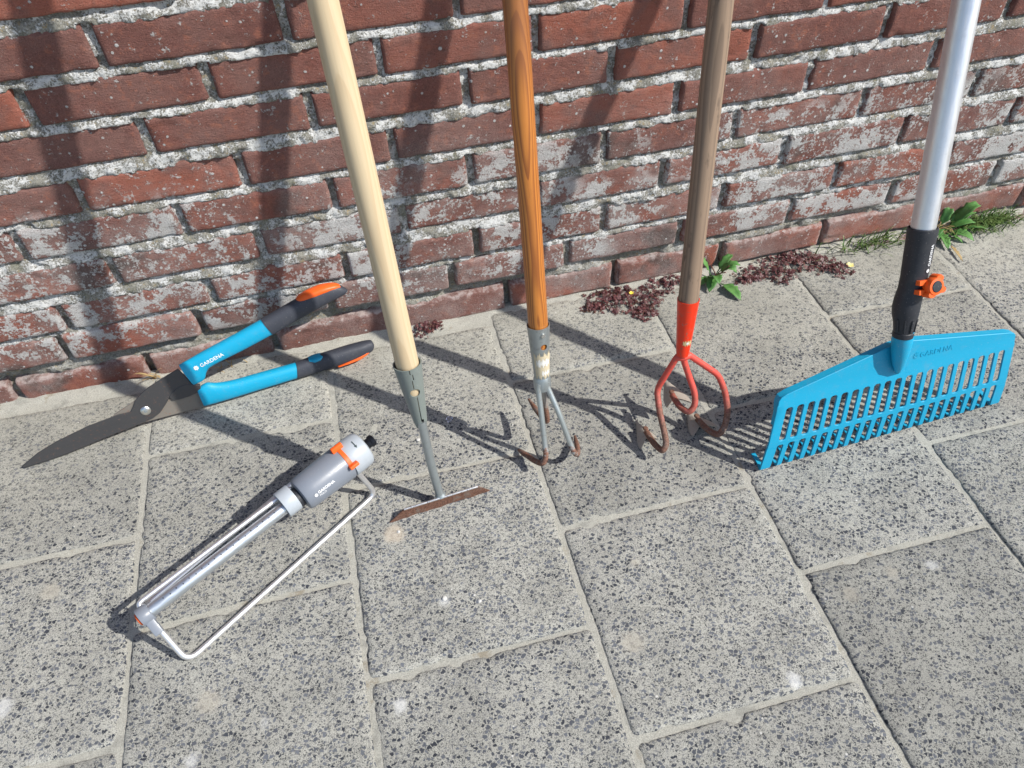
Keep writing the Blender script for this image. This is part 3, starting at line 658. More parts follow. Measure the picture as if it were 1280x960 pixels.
# --- blue rake
B = Vector((1.1013, -.1706, 0)); D = (.0527, .361, .930); SM = stick_matrix(D) @ Matrix.Translation((0, 0, .017)); MW = Matrix.Translation(B) @ SM
rake = thing('plastic_rake', B, 'wide bright blue plastic rake on a silver aluminium pole', 'rake')
A0 = np.array((.9218, -.1330, .0015)); UX = np.array((.998785, .0493, 0)); UY = np.array((-.007817, .222948, .974799)); UN = np.array((.034157, -.9742, .223085))
UB = -UN; FLOOR = np.array((0, 1.0, 0.0)); FLOOR = FLOOR - UX * (FLOOR @ UX); FLOOR /= np.linalg.norm(FLOOR)
W0, TH = 0.434, 0.0032
def flare(u, v):                       # sides narrow slightly upwards
    c = W0 / 2; return c + (u - c) * (1 - 0.075 * max(v, 0) / 0.14)
def hp(u, v, d=0.0):
    """head surface: u across, v up the profile (negative runs back along the paving), d towards the front"""
    rb = 0.007
    uu = flare(u, v)
    if v >= rb: q = A0 + UX * uu + UY * v + UN * (0.0035 * math.sin(math.pi * min((v - rb) / .13, 1))); nn = UN
    else:
        L = rb * 1.35; s = rb - v; ang_end = math.acos(max(-1, min(1, float((-UY) @ FLOOR))))
        if s < L:
            a = ang_end * s / L; rad = L / ang_end
            d0 = -UY; ax = FLOOR - d0 * (FLOOR @ d0); ax /= np.linalg.norm(ax)
            q = A0 + UX * uu + UY * rb + d0 * rad * math.sin(a) + ax * rad * (1 - math.cos(a)); nn = UN * math.cos(a) + d0 * math.sin(a)
        else:
            d0 = -UY; ax = FLOOR - d0 * (FLOOR @ d0); ax /= np.linalg.norm(ax); a = ang_end; rad = L / ang_end
            q = A0 + UX * uu + UY * rb + d0 * rad * math.sin(a) + ax * rad * (1 - math.cos(a)) + FLOOR * (s - L); nn = UN * math.cos(a) + d0 * math.sin(a)
    return q + nn * d
NS = 21; PT = 0.01945; U0 = W0 / 2 - NS * PT / 2; SW = 0.0110
V = []; F = []; cache = {}
def vid(u, v):
    k = (round(u, 5), round(v, 5))
    if k not in cache: cache[k] = len(V); V.append((u, v))
    return cache[k]
va, vb, vc, vd = 0.0465, 0.0575, 0.1165, 0.1230
def octo(uc, lo, hi, ch=.0024): a = SW / 2; return [(uc - a, lo + ch), (uc - a + ch, lo), (uc + a - ch, lo), (uc + a, lo + ch), (uc + a, hi - ch), (uc + a - ch, hi), (uc - a + ch, hi), (uc - a, hi - ch)]
ue = [0.0] + [U0 + k * PT for k in range(NS + 1)] + [W0]
for k in range(NS):
    l, r = U0 + k * PT, U0 + (k + 1) * PT; uc = (l + r) / 2; lo, hi = vb, vc
    inn = octo(uc, lo, hi); a = SW / 2
    o1, o2 = va + .006, vd
    out = [(l, lo + .0024), (l, o1), (r, o1), (r, lo + .0024), (r, hi - .0024), (r, o2), (l, o2), (l, hi - .0024)]
    I = [vid(*q) for q in inn]; O = [vid(*q) for q in out]
    for j in range(8): F.append((I[j], I[(j + 1) % 8], O[(j + 1) % 8], O[j]))
    # bar down to the tine roots
    g0, g1 = uc - a, uc + a; cch = .0022
    p = [vid(l, o1), vid(r, o1), vid(r, va), vid(g1, va), vid(g1 - cch, va + cch), vid(g0 + cch, va + cch), vid(g0, va), vid(l, va)]
    F.append(tuple(p))
for (l, r) in ((0.0, U0), (U0 + NS * PT, W0)):
    e = [va, va + .006, vb + .0024, vc - .0024, vd]
    for a, b in zip(e[:-1], e[1:]): F.append((vid(l, a), vid(r, a), vid(r, b), vid(l, b)))
# blank upper plate up to the shoulder line
def topv(u):
    c = 0.207; L0, R0 = 0.1385, 0.1440
    e = min(u, W0 - u); rnd = 0.006 * max(0, 1 - e / .008) ** 2
    return (L0 + (0.180 - L0) * u / (c - .02) if u < c - .02 else (R0 + (0.180 - R0) * (W0 - u) / (W0 - c - .02) if u > c + .02 else 0.180)) - rnd
us = sorted(set([round(q, 5) for q in ue] + [round(.004, 5), round(W0 - .004, 5), .187, .227]))
NV = 5
for a, b in zip(us[:-1], us[1:]):
    for j in range(NV):
        ta, tb = j / NV, (j + 1) / NV
        q = [(a, vd + (topv(a) - vd) * ta), (b, vd + (topv(b) - vd) * ta), (b, vd + (topv(b) - vd) * tb), (a, vd + (topv(a) - vd) * tb)]
        if j == 0: q = [(a, vd), (b, vd)] + q[2:]
        F.append(tuple(vid(*k) for k in q))
def slab(V2, F2, off=TH):
    n = len(V2); VV = [hp(u, v, off / 2) for u, v in V2] + [hp(u, v, -off / 2) for u, v in V2]
    cnt = {}
    for f in F2:
        for i in range(len(f)): k = (f[i], f[(i + 1) % len(f)]); cnt[tuple(sorted(k))] = cnt.get(tuple(sorted(k)), []) + [k]
    FF = [tuple(f) for f in F2] + [tuple(i + n for i in f[::-1]) for f in F2]
    for k, e in cnt.items():
        if len(e) == 1: a, b = e[0]; FF.append((b, a, a + n, b + n))
    return VV, FF
head = obj('head', *slab(V, F), 'blue', rake, B, sharp=30)
bevel(head, .0006, 1, 50)
for k in range(NS + 1):                # the free tines, bent back along the paving
    l = 0.0 if k == 0 else U0 + (k - 1) * PT + PT / 2 + SW / 2; r = W0 if k == NS else U0 + k * PT + PT / 2 - SW / 2
    if k == 0: r = U0 + PT / 2 - SW / 2
    c = (l + r) / 2; hw = (r - l) / 2 if 0 < k < NS else (r - l) / 2
    vv = list(np.linspace(va, .0072, 6)) + [.005, .003, .001, -.001, -.003, -.007] + list(np.linspace(-.011, -.030, 6)); VV = []; FF = []
    for i, v in enumerate(vv):
        s = 1.0 if v > 0.008 else max(0.38, 1.0 - 0.62 * (0.008 - v) / 0.020)
        if 0 < k < NS: s *= (1 - .12 * (va - max(v, 0)) / va)
        t2 = TH / 2 * (1 if v > 0.004 else 0.7)
        VV += [hp(c - hw * s, v, t2), hp(c + hw * s, v, t2), hp(c + hw * s, v, -t2), hp(c - hw * s, v, -t2)]
    VV = [np.array((q[0], q[1], max(q[2], 0.0008))) for q in VV]
    for i in range(len(vv) - 1):
        for a in range(4): FF.append((i * 4 + a, i * 4 + (a + 1) % 4, i * 4 + 4 + (a + 1) % 4, i * 4 + 4 + a))
    e = 4 * (len(vv) - 1); FF.append((e, e + 1, e + 2, e + 3)); FF.append((3, 2, 1, 0))
    obj('tine', VV, FF, 'blue', rake, B, sharp=30)
# back flange along the shoulder and the two ends
V = []; F = []; n = 40; path = [(0.0, .09), (0.0, .11), (0.0, .128)] + [(u, topv(u)) for u in np.linspace(0.003, W0 - .003, n)] + [(W0, .128), (W0, .11), (W0, .09)]
cc = np.array((W0 / 2, .09))
for i, (u, v) in enumerate(path):
    d = 0.009 if v > .12 else 0.005
    a = np.array((u, v)); inn = a + (cc - a) / np.linalg.norm(cc - a) * .0022
    V += [hp(a[0], a[1], -TH / 2), hp(a[0], a[1], -TH / 2 - d), hp(inn[0], inn[1], -TH / 2 - d), hp(inn[0], inn[1], -TH / 2)]
for i in range(len(path) - 1):
    for a in range(4): F.append((i * 4 + a, i * 4 + (a + 1) % 4, i * 4 + 4 + (a + 1) % 4, i * 4 + 4 + a))
F += [(0, 1, 2, 3), (len(V) - 1, len(V) - 2, len(V) - 3, len(V) - 4)]
obj('flange', V, F, 'blue', head, B, sharp=30)
# moulded socket that fades into the plate
ax0 = np.array(B) + np.array(D) * .233; axd = np.array(D)
sockP = [(ax0 - axd * t, r) for t, r in ((-.002, .0125), (.006, .0138), (.014, .0142), (.026, .0125), (.042, .0090), (.058, .0045), (.068, .001))]
tgt = hp(0.2135, 0.126, 0.001)
P = []; R = []
for i, (p_, r) in enumerate(sockP):
    t = i / (len(sockP) - 1); P.append(p_ * (1 - t ** 2) + tgt * t ** 2); R.append(r)
V, F = sweep(P, R, 28); obj('head_socket', V, F, 'blue', head, B)
textmesh('GARDENA', 0.0125, lambda x, y, z: hp(.2480 + x, .1460 + y - x * 0.02, TH / 2 - 0.0004 + z), 'embossed_lettering', 'blue', head, B, ext=.0010, bold=.0002, space=1.08)
V, F = rosette(.006, lambda x, y, z: hp(.2405 + x, .1505 + y, TH / 2 + .0006)); obj('embossed_emblem', V, F, 'blue', head, B, smooth=False)
# black connector, pole and thumb screw, in pole coordinates
def coff(z): s = max(0.0, 1 - abs(z - .246) / .04); s = s * s * (3 - 2 * s); return (-.0032 * s, 0)
prof = [(.0120, .200), (.0136, .201), (.0140, .204), (.0140, .208), (.0132, .209), (.0146, .222), (.0172, .236), (.0178, .246), (.0176, .258), (.0165, .272), (.0168, .290), (.0178, .318), (.0184, .345), (.0190, .352), (.0188, .356), (.0172, .357), (.0170, .352)]
con = obj('connector', *lathe(prof, 48, off=coff), 'black', rake, matrix=SM)
for a in np.linspace(-1.2, 1.2, 5):
    V, F = join(sweep([(.0142 * math.sin(a) - .0004, -.0142 * math.cos(a), .211), (.0164 * math.sin(a) - .0024, -.0164 * math.cos(a), .231)], .0011, 6)); obj('grip_rib', V, F, 'black', con)
obj('pole', *lathe([(.0154, .30), (.0154, .36), (.0154, .7), (.0154, 1.0), (.0154, 1.310), (.015, 1.314)], 48), 'pole', rake, matrix=SM)
def onc(R0): return lambda x, y, z: (R0 * math.sin(.25 - y / R0), -R0 * math.cos(.25 - y / R0), .302 + x)
textmesh('GARDENA', .0062, lambda x, y, z: onc(.01865)(x + .0065, y - .002, 0), 'lettering', 'white', con, bold=.00008)
obj('emblem', *rosette(.0029, lambda x, y, z: onc(.0184)(x, y, 0)), 'white', con, smooth=False)
# thumb screw: orange wing ring with a black cap, sticking out to the right and front
KM = SM @ Matrix.Translation((.0115, -.0110, .2795)) @ Matrix.Rotation(math.radians(4), 4, 'Z') @ Matrix.Rotation(math.radians(80), 4, 'X') @ Matrix.Scale(0.98, 4)
knob = obj('thumb_screw', *lathe([(.0055, -.012), (.0058, .0), (.0062, .004), (.0108, .0055), (.0122, .008), (.0125, .017), (.0115, .0195), (.0082, .0200), (.0078, .0188)], 32), 'orange', rake, matrix=KM)
wings = []
for a in (math.radians(62), math.radians(242), math.radians(-28)):
    V, F = lathe([(.0035, .0045), (.0046, .006), (.0048, .016), (.0040, .0185)], 14); wings.append(([(v[0] * 1.5 + .0120 * math.cos(a), v[1] * 1.1 + .0120 * math.sin(a), v[2]) for v in V], F))
wings.append(([(v[0] - .012, v[1] + .006, v[2] - .006) for v in box((0, 0, .010), (.016, .0065, .014))[0]], box((0, 0, 0), (1, 1, 1))[1])); wings.append(([(v[0] - .012, v[1] - .007, v[2] - .006) for v in box((0, 0, .010), (.016, .0065, .014))[0]], box((0, 0, 0), (1, 1, 1))[1]))
wg = obj('wing', *join(*wings), 'orange', knob)
obj('cap', *lathe([(.0080, .0175), (.0080, .0196), (.0070, .0206), (.0001, .0209)], 28), 'black', knob)

# ------------------------------------------------------------------ hedge shears leaning on the wall
SO = np.array((.0074, .2184, .0341)); E1 = np.array((.984, .178, 0)); E2 = np.array((-.0494, .2731, .9607)); EN = np.array((.171, -.9454, .2776))
def sp(u, v, d=0.0): return SO + E1 * u / 1000 + E2 * v / 1000 + EN * d / 1000
shears = thing('hedge_shears', (.10, .24, 0), 'closed hedge shears with blue shafts and charcoal grips against the wall', 'shears'); SB = (.10, .24, 0)
def plate(outline, d0, d1, hollow=0):
    n = len(outline); V = [sp(u, v, d0) for u, v in outline] + [sp(u, v, d1) for u, v in outline]
    F = [tuple(range(n))[::-1], tuple(range(n, 2 * n))] + [(i, (i + 1) % n, n + (i + 1) % n, n + i) for i in range(n)]
    return V, F
lift = lambda o: [(u, max(v, -31.5)) for u, v in o]
b1 = [(71.3, 53.6), (39.7, 44.5), (18, 37.5), (2.9, 29.8), (-8, 22), (-13.6, 14), (-21.9, 5.2), (-40.5, 7.4), (-87.2, 4.6), (-138.4, -4.4), (-168.9, -13.2), (-199.3, -27.2), (-195.1, -31.0), (-170, -32.0), (-139.3, -31.5), (-105, -28.5), (-75.1, -25.0), (-40, -22), (-10.3, -19.6), (6, -17.5), (18.0, -12.3), (30, -2), (42.4, 10.0), (62.5, 17.1), (82.1, 18.2)]
o = bevel(obj('blade', *plate(b1, 0.4, 3.4), 'blade', shears, SB, smooth=False), .0007, 1, 50); tag(o, 'dark steel blade of the upper handle')
b2 = [(84.6, 1.9), (60, 4), (40.8, 6), (21.9, 9), (4.3, 19.4), (-10, 20.5), (-20, 16.5), (-44, 9.0), (-50, 4.0), (-87.4, 1.0), (-137.4, -8.0), (-168, -16), (-196.5, -28.2), (-198, -31.9), (-170, -33), (-139, -32.6), (-76.0, -26.6), (-11.4, -22.0), (40, -25.5), (86, -29.2)]
o = bevel(obj('blade', *plate(b2, -3.2, -0.2), 'tan', shears, SB, smooth=False), .0006, 1, 50); tag(o, 'dusty brown blade of the lower handle')
# hollow-ground line on the front blade
ridge = [(-30, -3.0), (-85, -8.5), (-140, -17.0), (-185, -27.5), (-183, -28.0), (-140, -18.6), (-85, -10.4), (-30, -5.2)]
obj('fuller', *plate(ridge, 3.38, 3.62), 'blade', o, SB, smooth=False)
bevel(obj('stop_plate', *plate([(41, 10.6), (48, 17), (58, 22), (76, 23), (92, 14), (90, 3), (70, .5), (52, .6), (44, 3)], -1.9, 4.2), 'blade', shears, SB, smooth=False), .0006, 1, 50)
V, F = lathe([(.0001, 6.2), (3.8, 6.1), (6.6, 5.4), (7.8, 4.2), (8.0, 2.5)], 28); V = [sp(x, y, z) for x, y, z in V]
bo = obj('pivot_bolt', V, F, 'screw', shears, SB)
V, F = lathe([(.0001, 6.5), (1.5, 6.45), (2.6, 6.2), (2.8, 5.9)], 20); obj('bolt_core', [sp(x, y, z) for x, y, z in V], F, 'zinc', bo, SB)
def loft(pairs, thick, seg=24, pw=2.4, cx=0.0, sub=4):
    """rounded bar between two outline edges given in the plane of the shears (mm); thick = half thickness"""
    A = catmull([(p[0], p[1], 0) for p in pairs[0::2]], sub); Bq = catmull([(p[0], p[1], 0) for p in pairs[1::2]], sub)
    n = len(A); T_ = thick if isinstance(thick, list) else [thick] * (len(pairs) // 2); T_ = np.interp(np.linspace(0, 1, n), np.linspace(0, 1, len(T_)), T_)
    V = []; F = []
    for i in range(n):
        c = (A[i] + Bq[i]) / 2; h = (A[i] - Bq[i]) / 2
        for k in range(seg):
            q = 2 * math.pi * k / seg; a, b = math.cos(q), math.sin(q); a = math.copysign(abs(a) ** (2 / pw), a); b = math.copysign(abs(b) ** (2 / pw), b)
            V.append(sp(c[0] + h[0] * a, c[1] + h[1] * a, T_[i] * b + cx))
    for i in range(n - 1):
        for k in range(seg): k2 = (k + 1) % seg; F.append((i * seg + k, i * seg + k2, (i + 1) * seg + k2, (i + 1) * seg + k))
    F.append(tuple(range(seg))[::-1]); F.append(tuple(range((n - 1) * seg, n * seg)))
    return V, F
up = [(74.5, 58.2), (83.3, 16.9), (90.0, 61.9), (101.0, 20.6), (105.9, 65.9), (109.8, 33.3), (121.3, 69.4), (122.4, 40.8), (166.4, 79.5), (169.4, 49.7), (194.6, 86.1), (199.6, 56.1), (218.7, 92.0), (228.6, 62.7)]
hu = obj('shaft', *loft(up, [8.5, 9, 10, 11, 11.5, 12, 12]), 'blue', shears, SB)
lo = [(84.6, 7.2), (84.6, -26.5), (101.5, 12.5), (97.4, -27.6), (115.4, 6.7), (112.4, -28), (140.0, 1.8), (136.3, -28.5), (179.6, -0.3), (174.7, -29), (213.0, -2.0), (207.2, -29.5), (246.4, -3.6), (240.3, -30)]
hl = obj('shaft', *loft(lo, [8.5, 9, 10, 11, 11.5, 12, 12]), 'blue', shears, SB)
ug = [(217.8, 92.9), (228.4, 61.6), (248.4, 100.3), (259.2, 70.3), (280.9, 109.0), (293.8, 78.6), (306.8, 116.0), (323.2, 85.7), (334.5, 117.5), (346.8, 90.0), (353.1, 111.6), (359.8, 93.6), (361.6, 103.9), (365.7, 98.0)]
gu = obj('grip', *loft(ug, [12.8, 12.8, 13, 13, 12, 9, 4]), 'grip', shears, SB)
uo = [(279.0, 107.3), (284.3, 102.6), (286.0, 113.0), (294, 103.2), (304.2, 118.2), (313.6, 104.3), (325.0, 120.2), (332, 106), (345.1, 117.4), (345.4, 106.4), (355.0, 112.0), (355.5, 106.8)]
obj('soft_pad', *loft(uo, [6, 10.5, 13, 12.8, 10, 6], pw=2.2), 'orange', gu, SB)
lg = [(247.0, -3.0), (240.2, -31), (275.8, -1.6), (268.0, -31.3), (304.0, -1.8), (297.2, -31.6), (336.1, -2.2), (331.3, -31.8), (364.7, -3.6), (358.5, -30.0), (379.9, -6.1), (376.4, -25.3), (383.2, -12.6), (381.9, -20.3)]
gl = obj('grip', *loft(lg, [12.8, 13, 13.5, 14, 13, 10, 5]), 'grip', shears, SB)
lo_ = [(312, -29.8), (314, -31.2), (329.2, -26.0), (330.0, -31.9), (349.4, -22.4), (350, -31.8), (366, -18.0), (364, -28.8), (380.3, -16.0), (379.6, -22.0)]
obj('soft_pad', *loft(lo_, [12.2, 14.2, 14, 12, 7], pw=2.3), 'orange', gl, SB)
obj('blue_button', *loft([(268.5, -2.0), (269.3, -7.0), (276, -1.2), (277, -10.5), (287, -1.3), (287, -10.0), (294, -2.4), (292, -7.2)], [8, 11.8, 11.8, 8]), 'blue', gl, SB)
ta = math.atan2(70 - 41, 224 - 96.0); ca, sa = math.cos(ta), math.sin(ta)
def onshaft(x, y, z):
    u = 98.0 + x * ca - y * sa; v = 47.0 + x * sa + y * ca
    vm = 41.5 + (u - 96) * math.tan(ta) + 3.0; hw = 17.5
    k = max(0.0, 1 - abs((v - vm) / hw) ** 2.4) ** (1 / 2.4); return sp(u, v, np.interp(u, [75, 90, 106, 121, 166], [8.5, 9, 10, 11, 11.5]) * k + .45)
textmesh('GARDENA', 8.6, lambda x, y, z: onshaft(x + 7.0, y - 1.2, 0), 'lettering', 'white', hu, SB, bold=.10)
obj('emblem', *rosette(4.3, lambda x, y, z: onshaft(x, y + 1.7, 0)), 'white', hu, SB, smooth=False)

# ------------------------------------------------------------------ oscillating sprinkler
SL = Vector((0.0441, -0.1699, 0.0660)); SR = Vector((0.3406, 0.0032, 0.0870)); ax = (SR - SL).normalized()
spr = thing('oscillating_sprinkler', (.19, -.07, 0), 'grey lawn sprinkler with silver spray tube and bent wire frame on the paving', 'sprinkler'); PB = (.19, -.07, 0)
fc = (CAM - (SL + SR) / 2); fx = (fc - ax * fc.dot(ax)).normalized(); fy = ax.cross(fx)
LM = Matrix.Identity(4); AXK = (SR - SL).length / .3600
for i in range(3): LM[i][0] = fx[i]; LM[i][1] = fy[i]; LM[i][2] = ax[i] * AXK; LM[i][3] = SL[i] - PB[i]
obj('spray_tube', *lathe([(.0086, .004), (.0090, .006), (.0090, .1), (.0090, .2), (.0090, .236)], 40), 'tube', spr, matrix=LM)
nz = []
for k in range(19):
    z = .030 + k * .0098; a = -.30 + (.10 if k % 2 else -.04)
    V, F = lathe([(.00085, 0), (.00085, .0006)], 8); R3 = Matrix.Translation((.0088 * math.cos(a), .0088 * math.sin(a), z)) @ Matrix.Rotation(a, 4, 'Z') @ Matrix.Rotation(math.radians(90), 4, 'Y')
    nz.append(([tuple(R3 @ Vector(v)) for v in V], F))
tag(obj('spray_holes', *join(*nz), 'dark', spr, matrix=LM), kind='stuff')
body = obj('motor_housing', *lathe([(.0005, .2495), (.0185, .2495), (.0235, .2510), (.0252, .2545), (.0258, .27), (.0274, .33), (.0272, .3306), (.0255, .3308), (.0255, .3330), (.0005, .334)], 64), 'greybody', spr, matrix=LM)
cap = obj('end_cap', *lathe([(.0250, .3332), (.0272, .3336), (.0276, .335), (.0276, .345), (.0270, .3610), (.0255, .3655), (.0225, .3675), (.010, .3682), (.0005, .3682)], 64), 'greycap', spr, matrix=LM)
def ubend(r0, r1, z0, z1, a0, a1, n=28):
    V = []; F = []
    for i in range(n + 1):
        a = a0 + (a1 - a0) * i / n
        for (r, z) in ((r0, z0), (r1, z0), (r1, z1), (r0, z1)): V.append((r * math.cos(a), r * math.sin(a), z))
    for i in range(n):
        for k in range(4): F.append((i * 4 + k, i * 4 + (k + 1) % 4, i * 4 + 4 + (k + 1) % 4, i * 4 + 4 + k))
    F += [(0, 1, 2, 3), (n * 4 + 3, n * 4 + 2, n * 4 + 1, n * 4)]
    return V, F
col_ = obj('collar', *ubend(.0150, .0200, .2215, .2425, -math.pi * .98, math.pi * .55, 40), 'greycap', spr, matrix=LM @ Matrix.Translation((-.002, -.0045, 0))); bevel(col_, .0008, 2, 50)
obj('tube_seal', *lathe([(.0110, .238), (.0150, .2385), (.0150, .2500), (.0110, .2505)], 32), 'black', spr, matrix=LM)
ro = obj('range_slider', *ubend(.0262, .0284, .3270, .3335, -.85, .62, 26), 'orange', spr, matrix=LM); bevel(ro, .0004, 1, 50)
for a, dz, ln in ((-.80, -.004, .0185), (.42, -.001, .0150)):
    R3 = Matrix.Rotation(a, 4, 'Z')
    V, F = box((.0305, 0, .3335 + dz), (.0085, .0048, ln), None); V = [R3 @ Vector((v.x, v.y * (1.5 if v.x < .03 else 1.0), v.z)) for v in V]
    tb = obj('slider_tab', V, F, 'orange', ro, smooth=False); bevel(tb, .0012, 2, 50)
obj('hose_connector', *lathe([(.0005, .367), (.0085, .3675), (.0085, .372), (.0074, .3735), (.0074, .378), (.0090, .3795), (.0090, .3845), (.0075, .386), (.0060, .386), (.0058, .380), (.0005, .380)], 32), 'black', spr, matrix=LM)
def onb(x, y, R0, a0, z0): a = a0 - y / R0; return (R0 * math.cos(a), R0 * math.sin(a), z0 + x)
textmesh('GARDENA', .0060, lambda x, y, z: onb(x + .0052, y - .0002, .0261 + .0267 * (x + .0), .56, .2640), 'lettering', 'white', body, bold=.00012)
textmesh('POLO', .0044, lambda x, y, z: onb(x + .0052, y - .0050, .0261 + .0267 * (x + .0), .56, .2640), 'lettering', 'white', body, bold=.00002)
obj('emblem', *rosette(.0029, lambda x, y, z: onb(x, y + .0010, .0266, .56, .2650)), 'white', body, smooth=False)
ar = [(-.001, -.006), (.0005, -.006), (.0005, .003), (.0022, .003), (-.0002, .007), (-.0026, .003), (-.001, .003)]
obj('arrow_mark', [onb(x, -y, .0280, -.42, .3525) for x, y in ar], [tuple(range(len(ar)))], 'darkprint', cap, smooth=False)
# wire frame
dirr = np.array((.8095, .5871, 0)); hh = np.array((-.5871, .8095, 0)); FL = np.array((.0782, -.2142, .0048)); FR = np.array((.3454, -.0205, .0048))
npL = np.array(SL); npx = np.array(ax) * AXK
obj('frame_wire', *sweep(fillet([npL + npx * .002 + np.array((.004, -.006, -.006)), FL + np.array((0, -.001, 0)), FR + np.array((.002, 0, 0)), npL + npx * .345 + np.array((-.002, -.012, -.010))], .016), .0040, 14), 'wire', spr, PB)
fyv = np.array(fy); fxv = np.array(fx)
obj('support_rod', *sweep(fillet([npL + npx * .000 - fyv * .004 - fxv * .004, npL + npx * .002 - fyv * .0170 - fxv * .005, npL + npx * .246 - fyv * .0160 - fxv * .004], .010), .0036, 14), 'wire', spr, PB)
obj('frame_wire', *sweep(fillet([npL + npx * .004 + np.array((-.006, .008, -.008)), (.0180, -.1200, .0050), (.2700, .0640, .0048), npL + npx * .33 + np.array((-.008, .014, -.010))], .016), .0038, 14), 'wire', spr, PB)
bk = obj('end_bracket', *join(box((0, .0135, .0005), (.016, .034, .012)), ), 'greybody', spr, matrix=LM); bevel(bk, .002, 2, 50)
obj('bracket_ring', *lathe([(.0095, -.0075), (.0128, -.0070), (.0132, -.005), (.0132, .007), (.0122, .0085), (.0095, .009)], 36), 'greybody', bk)
obj('end_plug', *lathe([(.0001, -.0108), (.005, -.0105), (.0085, -.0095), (.0085, -.006)], 24), 'orange', bk)

# ------------------------------------------------------------------ weeds at the foot of the wall
def leaflet(c, d, nrm_, L, Wd):
    d = np.array(d); s = np.cross(nrm_, d); s /= np.linalg.norm(s) + 1e-9
    return [c, c + d * L * .55 + s * Wd, c + d * L + s * Wd * .55, c + d * L * .82, c + d * L - s * Wd * .55, c + d * L * .55 - s * Wd], [(0, 1, 2, 3), (0, 3, 4, 5)]
def oxalis(center, pts, n, label, flowers, hgt=.012):
    t = thing('creeping_woodsorrel', center, label, 'weed', 'purple creeping weeds along the wall'); LV = {0: [], 1: []}; ST = []
    for i in range(n):
        p = pts[random.randrange(len(pts))]
        a = random.uniform(0, 2 * math.pi); rr = p[2] * 1.18 * math.sqrt(random.random()) if random.random() < .8 else p[2] * random.uniform(.8, 1.7); z = random.uniform(.003, hgt) * max(.3, 1 - .45 * (rr / p[2]) ** 2) + .001
        c = np.array((p[0] + rr * math.cos(a), p[1] + rr * math.sin(a) * p[3], z))
        c[1] = min(c[1], .331)
        up_ = np.array((random.gauss(0, .45), random.gauss(-.15, .45), 1.0)); up_ /= np.linalg.norm(up_); f = np.cross(up_, [1, .2, .1]); f /= np.linalg.norm(f); g = np.cross(up_, f); a0 = random.uniform(0, 6.3); L = random.uniform(.0024, .0050)
        fold = random.uniform(-.5, .1)
        for k in range(3):
            b = a0 + k * 2.094; d = f * math.cos(b) + g * math.sin(b) + up_ * fold; d /= np.linalg.norm(d)
            LV[0 if random.random() < .8 else 1].append(leaflet(c, d, up_, L, L * .55))
        if i % 4 == 0:
            r0 = c + np.array((random.uniform(-.008, .008), random.uniform(-.008, .008), 0)); r0[2] = 0
            ST.append(sweep([r0, (r0 + c) / 2 + np.array((0, 0, .002)), c], .00045, 5))
    cb = tuple(center)
    tag(obj('leaves', *join(*LV[0]), 'oxalis', t, cb, smooth=False), kind='stuff'); tag(obj('young_leaves', *join(*LV[1]), 'oxalis2', t, cb, smooth=False), kind='stuff'); tag(obj('stems', *join(*ST), 'stem', t, cb), kind='stuff')
    for (fx_, fy_, fz_) in flowers:
        fl = []
        for k in range(5):
            b = k * 1.2566 + .3; fl.append(leaflet(np.array((fx_, fy_, fz_)), np.array((math.cos(b), math.sin(b), .45)), np.array((0, 0, 1.)), .0048, .0019))
        obj('flower', *join(*fl), 'yellow', t, cb, smooth=False)
oxalis((.87, .29, 0), [(.82, .298, .028, .8), (.85, .285, .03, .9), (.88, .275, .032, .9), (.90, .29, .032, .8), (.93, .305, .03, .7), (.96, .318, .022, .5), (.88, .245, .016, 1.0), (.795, .285, .016, .6), (.845, .31, .03, .5)], 620, 'purple creeping weed with a yellow flower between the orange and brown handles', [(.868, .287, .019)])
oxalis((1.20, .30, 0), [(1.12, .292, .024, .7), (1.15, .30, .03, .7), (1.19, .305, .034, .7), (1.23, .300, .03, .8), (1.17, .275, .02, .8), (1.26, .285, .026, .7), (1.285, .26, .018, .8), (1.10, .282, .014, .6), (1.22, .318, .03, .5)], 640, 'purple creeping weed spreading at the wall foot right of the brown handle', [])
oxalis((.485, .312, 0), [(.48, .314, .016, .8), (.495, .316, .012, .7)], 90, 'tiny purple weed at the wall foot beside the pale hoe handle', [], .014)
def weed(name, center, leaves, label, cat, mat='leaf'):
    t = thing(name, center, label, cat); c0 = np.array(center, float)
    for (ang, L, Wd, rise, droop, bx_, by_) in leaves:
        d = np.array((math.cos(ang), math.sin(ang), 0)); s = np.array((-d[1], d[0], 0)); V = []; F = []; n = 11
        for i in range(n + 1):
            q = i / n; wd = Wd * (math.sin(math.pi * min(1, q * .93 + .05)) ** .8) * (1 + .16 * math.sin(q * 26)) * (0.25 if q < .2 else 1) if q < 1 else 0.0004
            c = c0 + np.array((bx_, by_, 0)) + d * L * q + np.array((0, 0, rise * math.sin(q * 1.9) - droop * q * q + .002))
            c[1] = min(c[1], .327 + .0)
            for k in (-1, -.5, 0, .5, 1): V.append(c + s * wd * k + np.array((0, 0, abs(k) * wd * .30 + .0012 * math.sin(q * 30 + k * 3) * abs(k))))
        for i in range(n):
            for k in range(4): F.append((i * 5 + k, i * 5 + k + 1, i * 5 + 6 + k, i * 5 + 5 + k))
        o = obj('leaf', V, F, mat, t, center); sm = o.modifiers.new('thick', 'SOLIDIFY'); sm.thickness = .0005
    return t
w1 = weed('leafy_weed', (1.045, .305, 0), [(-2.2, .050, .012, .020, .016, 0, 0), (-1.3, .058, .011, .012, .010, .004, -.02), (-1.75, .045, .010, .03, .006, -.006, 0), (-.4, .042, .009, .035, .004, .004, .004), (.4, .040, .008, .030, .0, .006, .006), (2.6, .034, .008, .035, .0, -.004, .006), (-2.8, .040, .009, .012, .01, -.006, -.004), (-.9, .034, .010, .04, .012, .008, 0)], 'small green leafy weed right beside the brown handle of the red cultivator', 'weed')
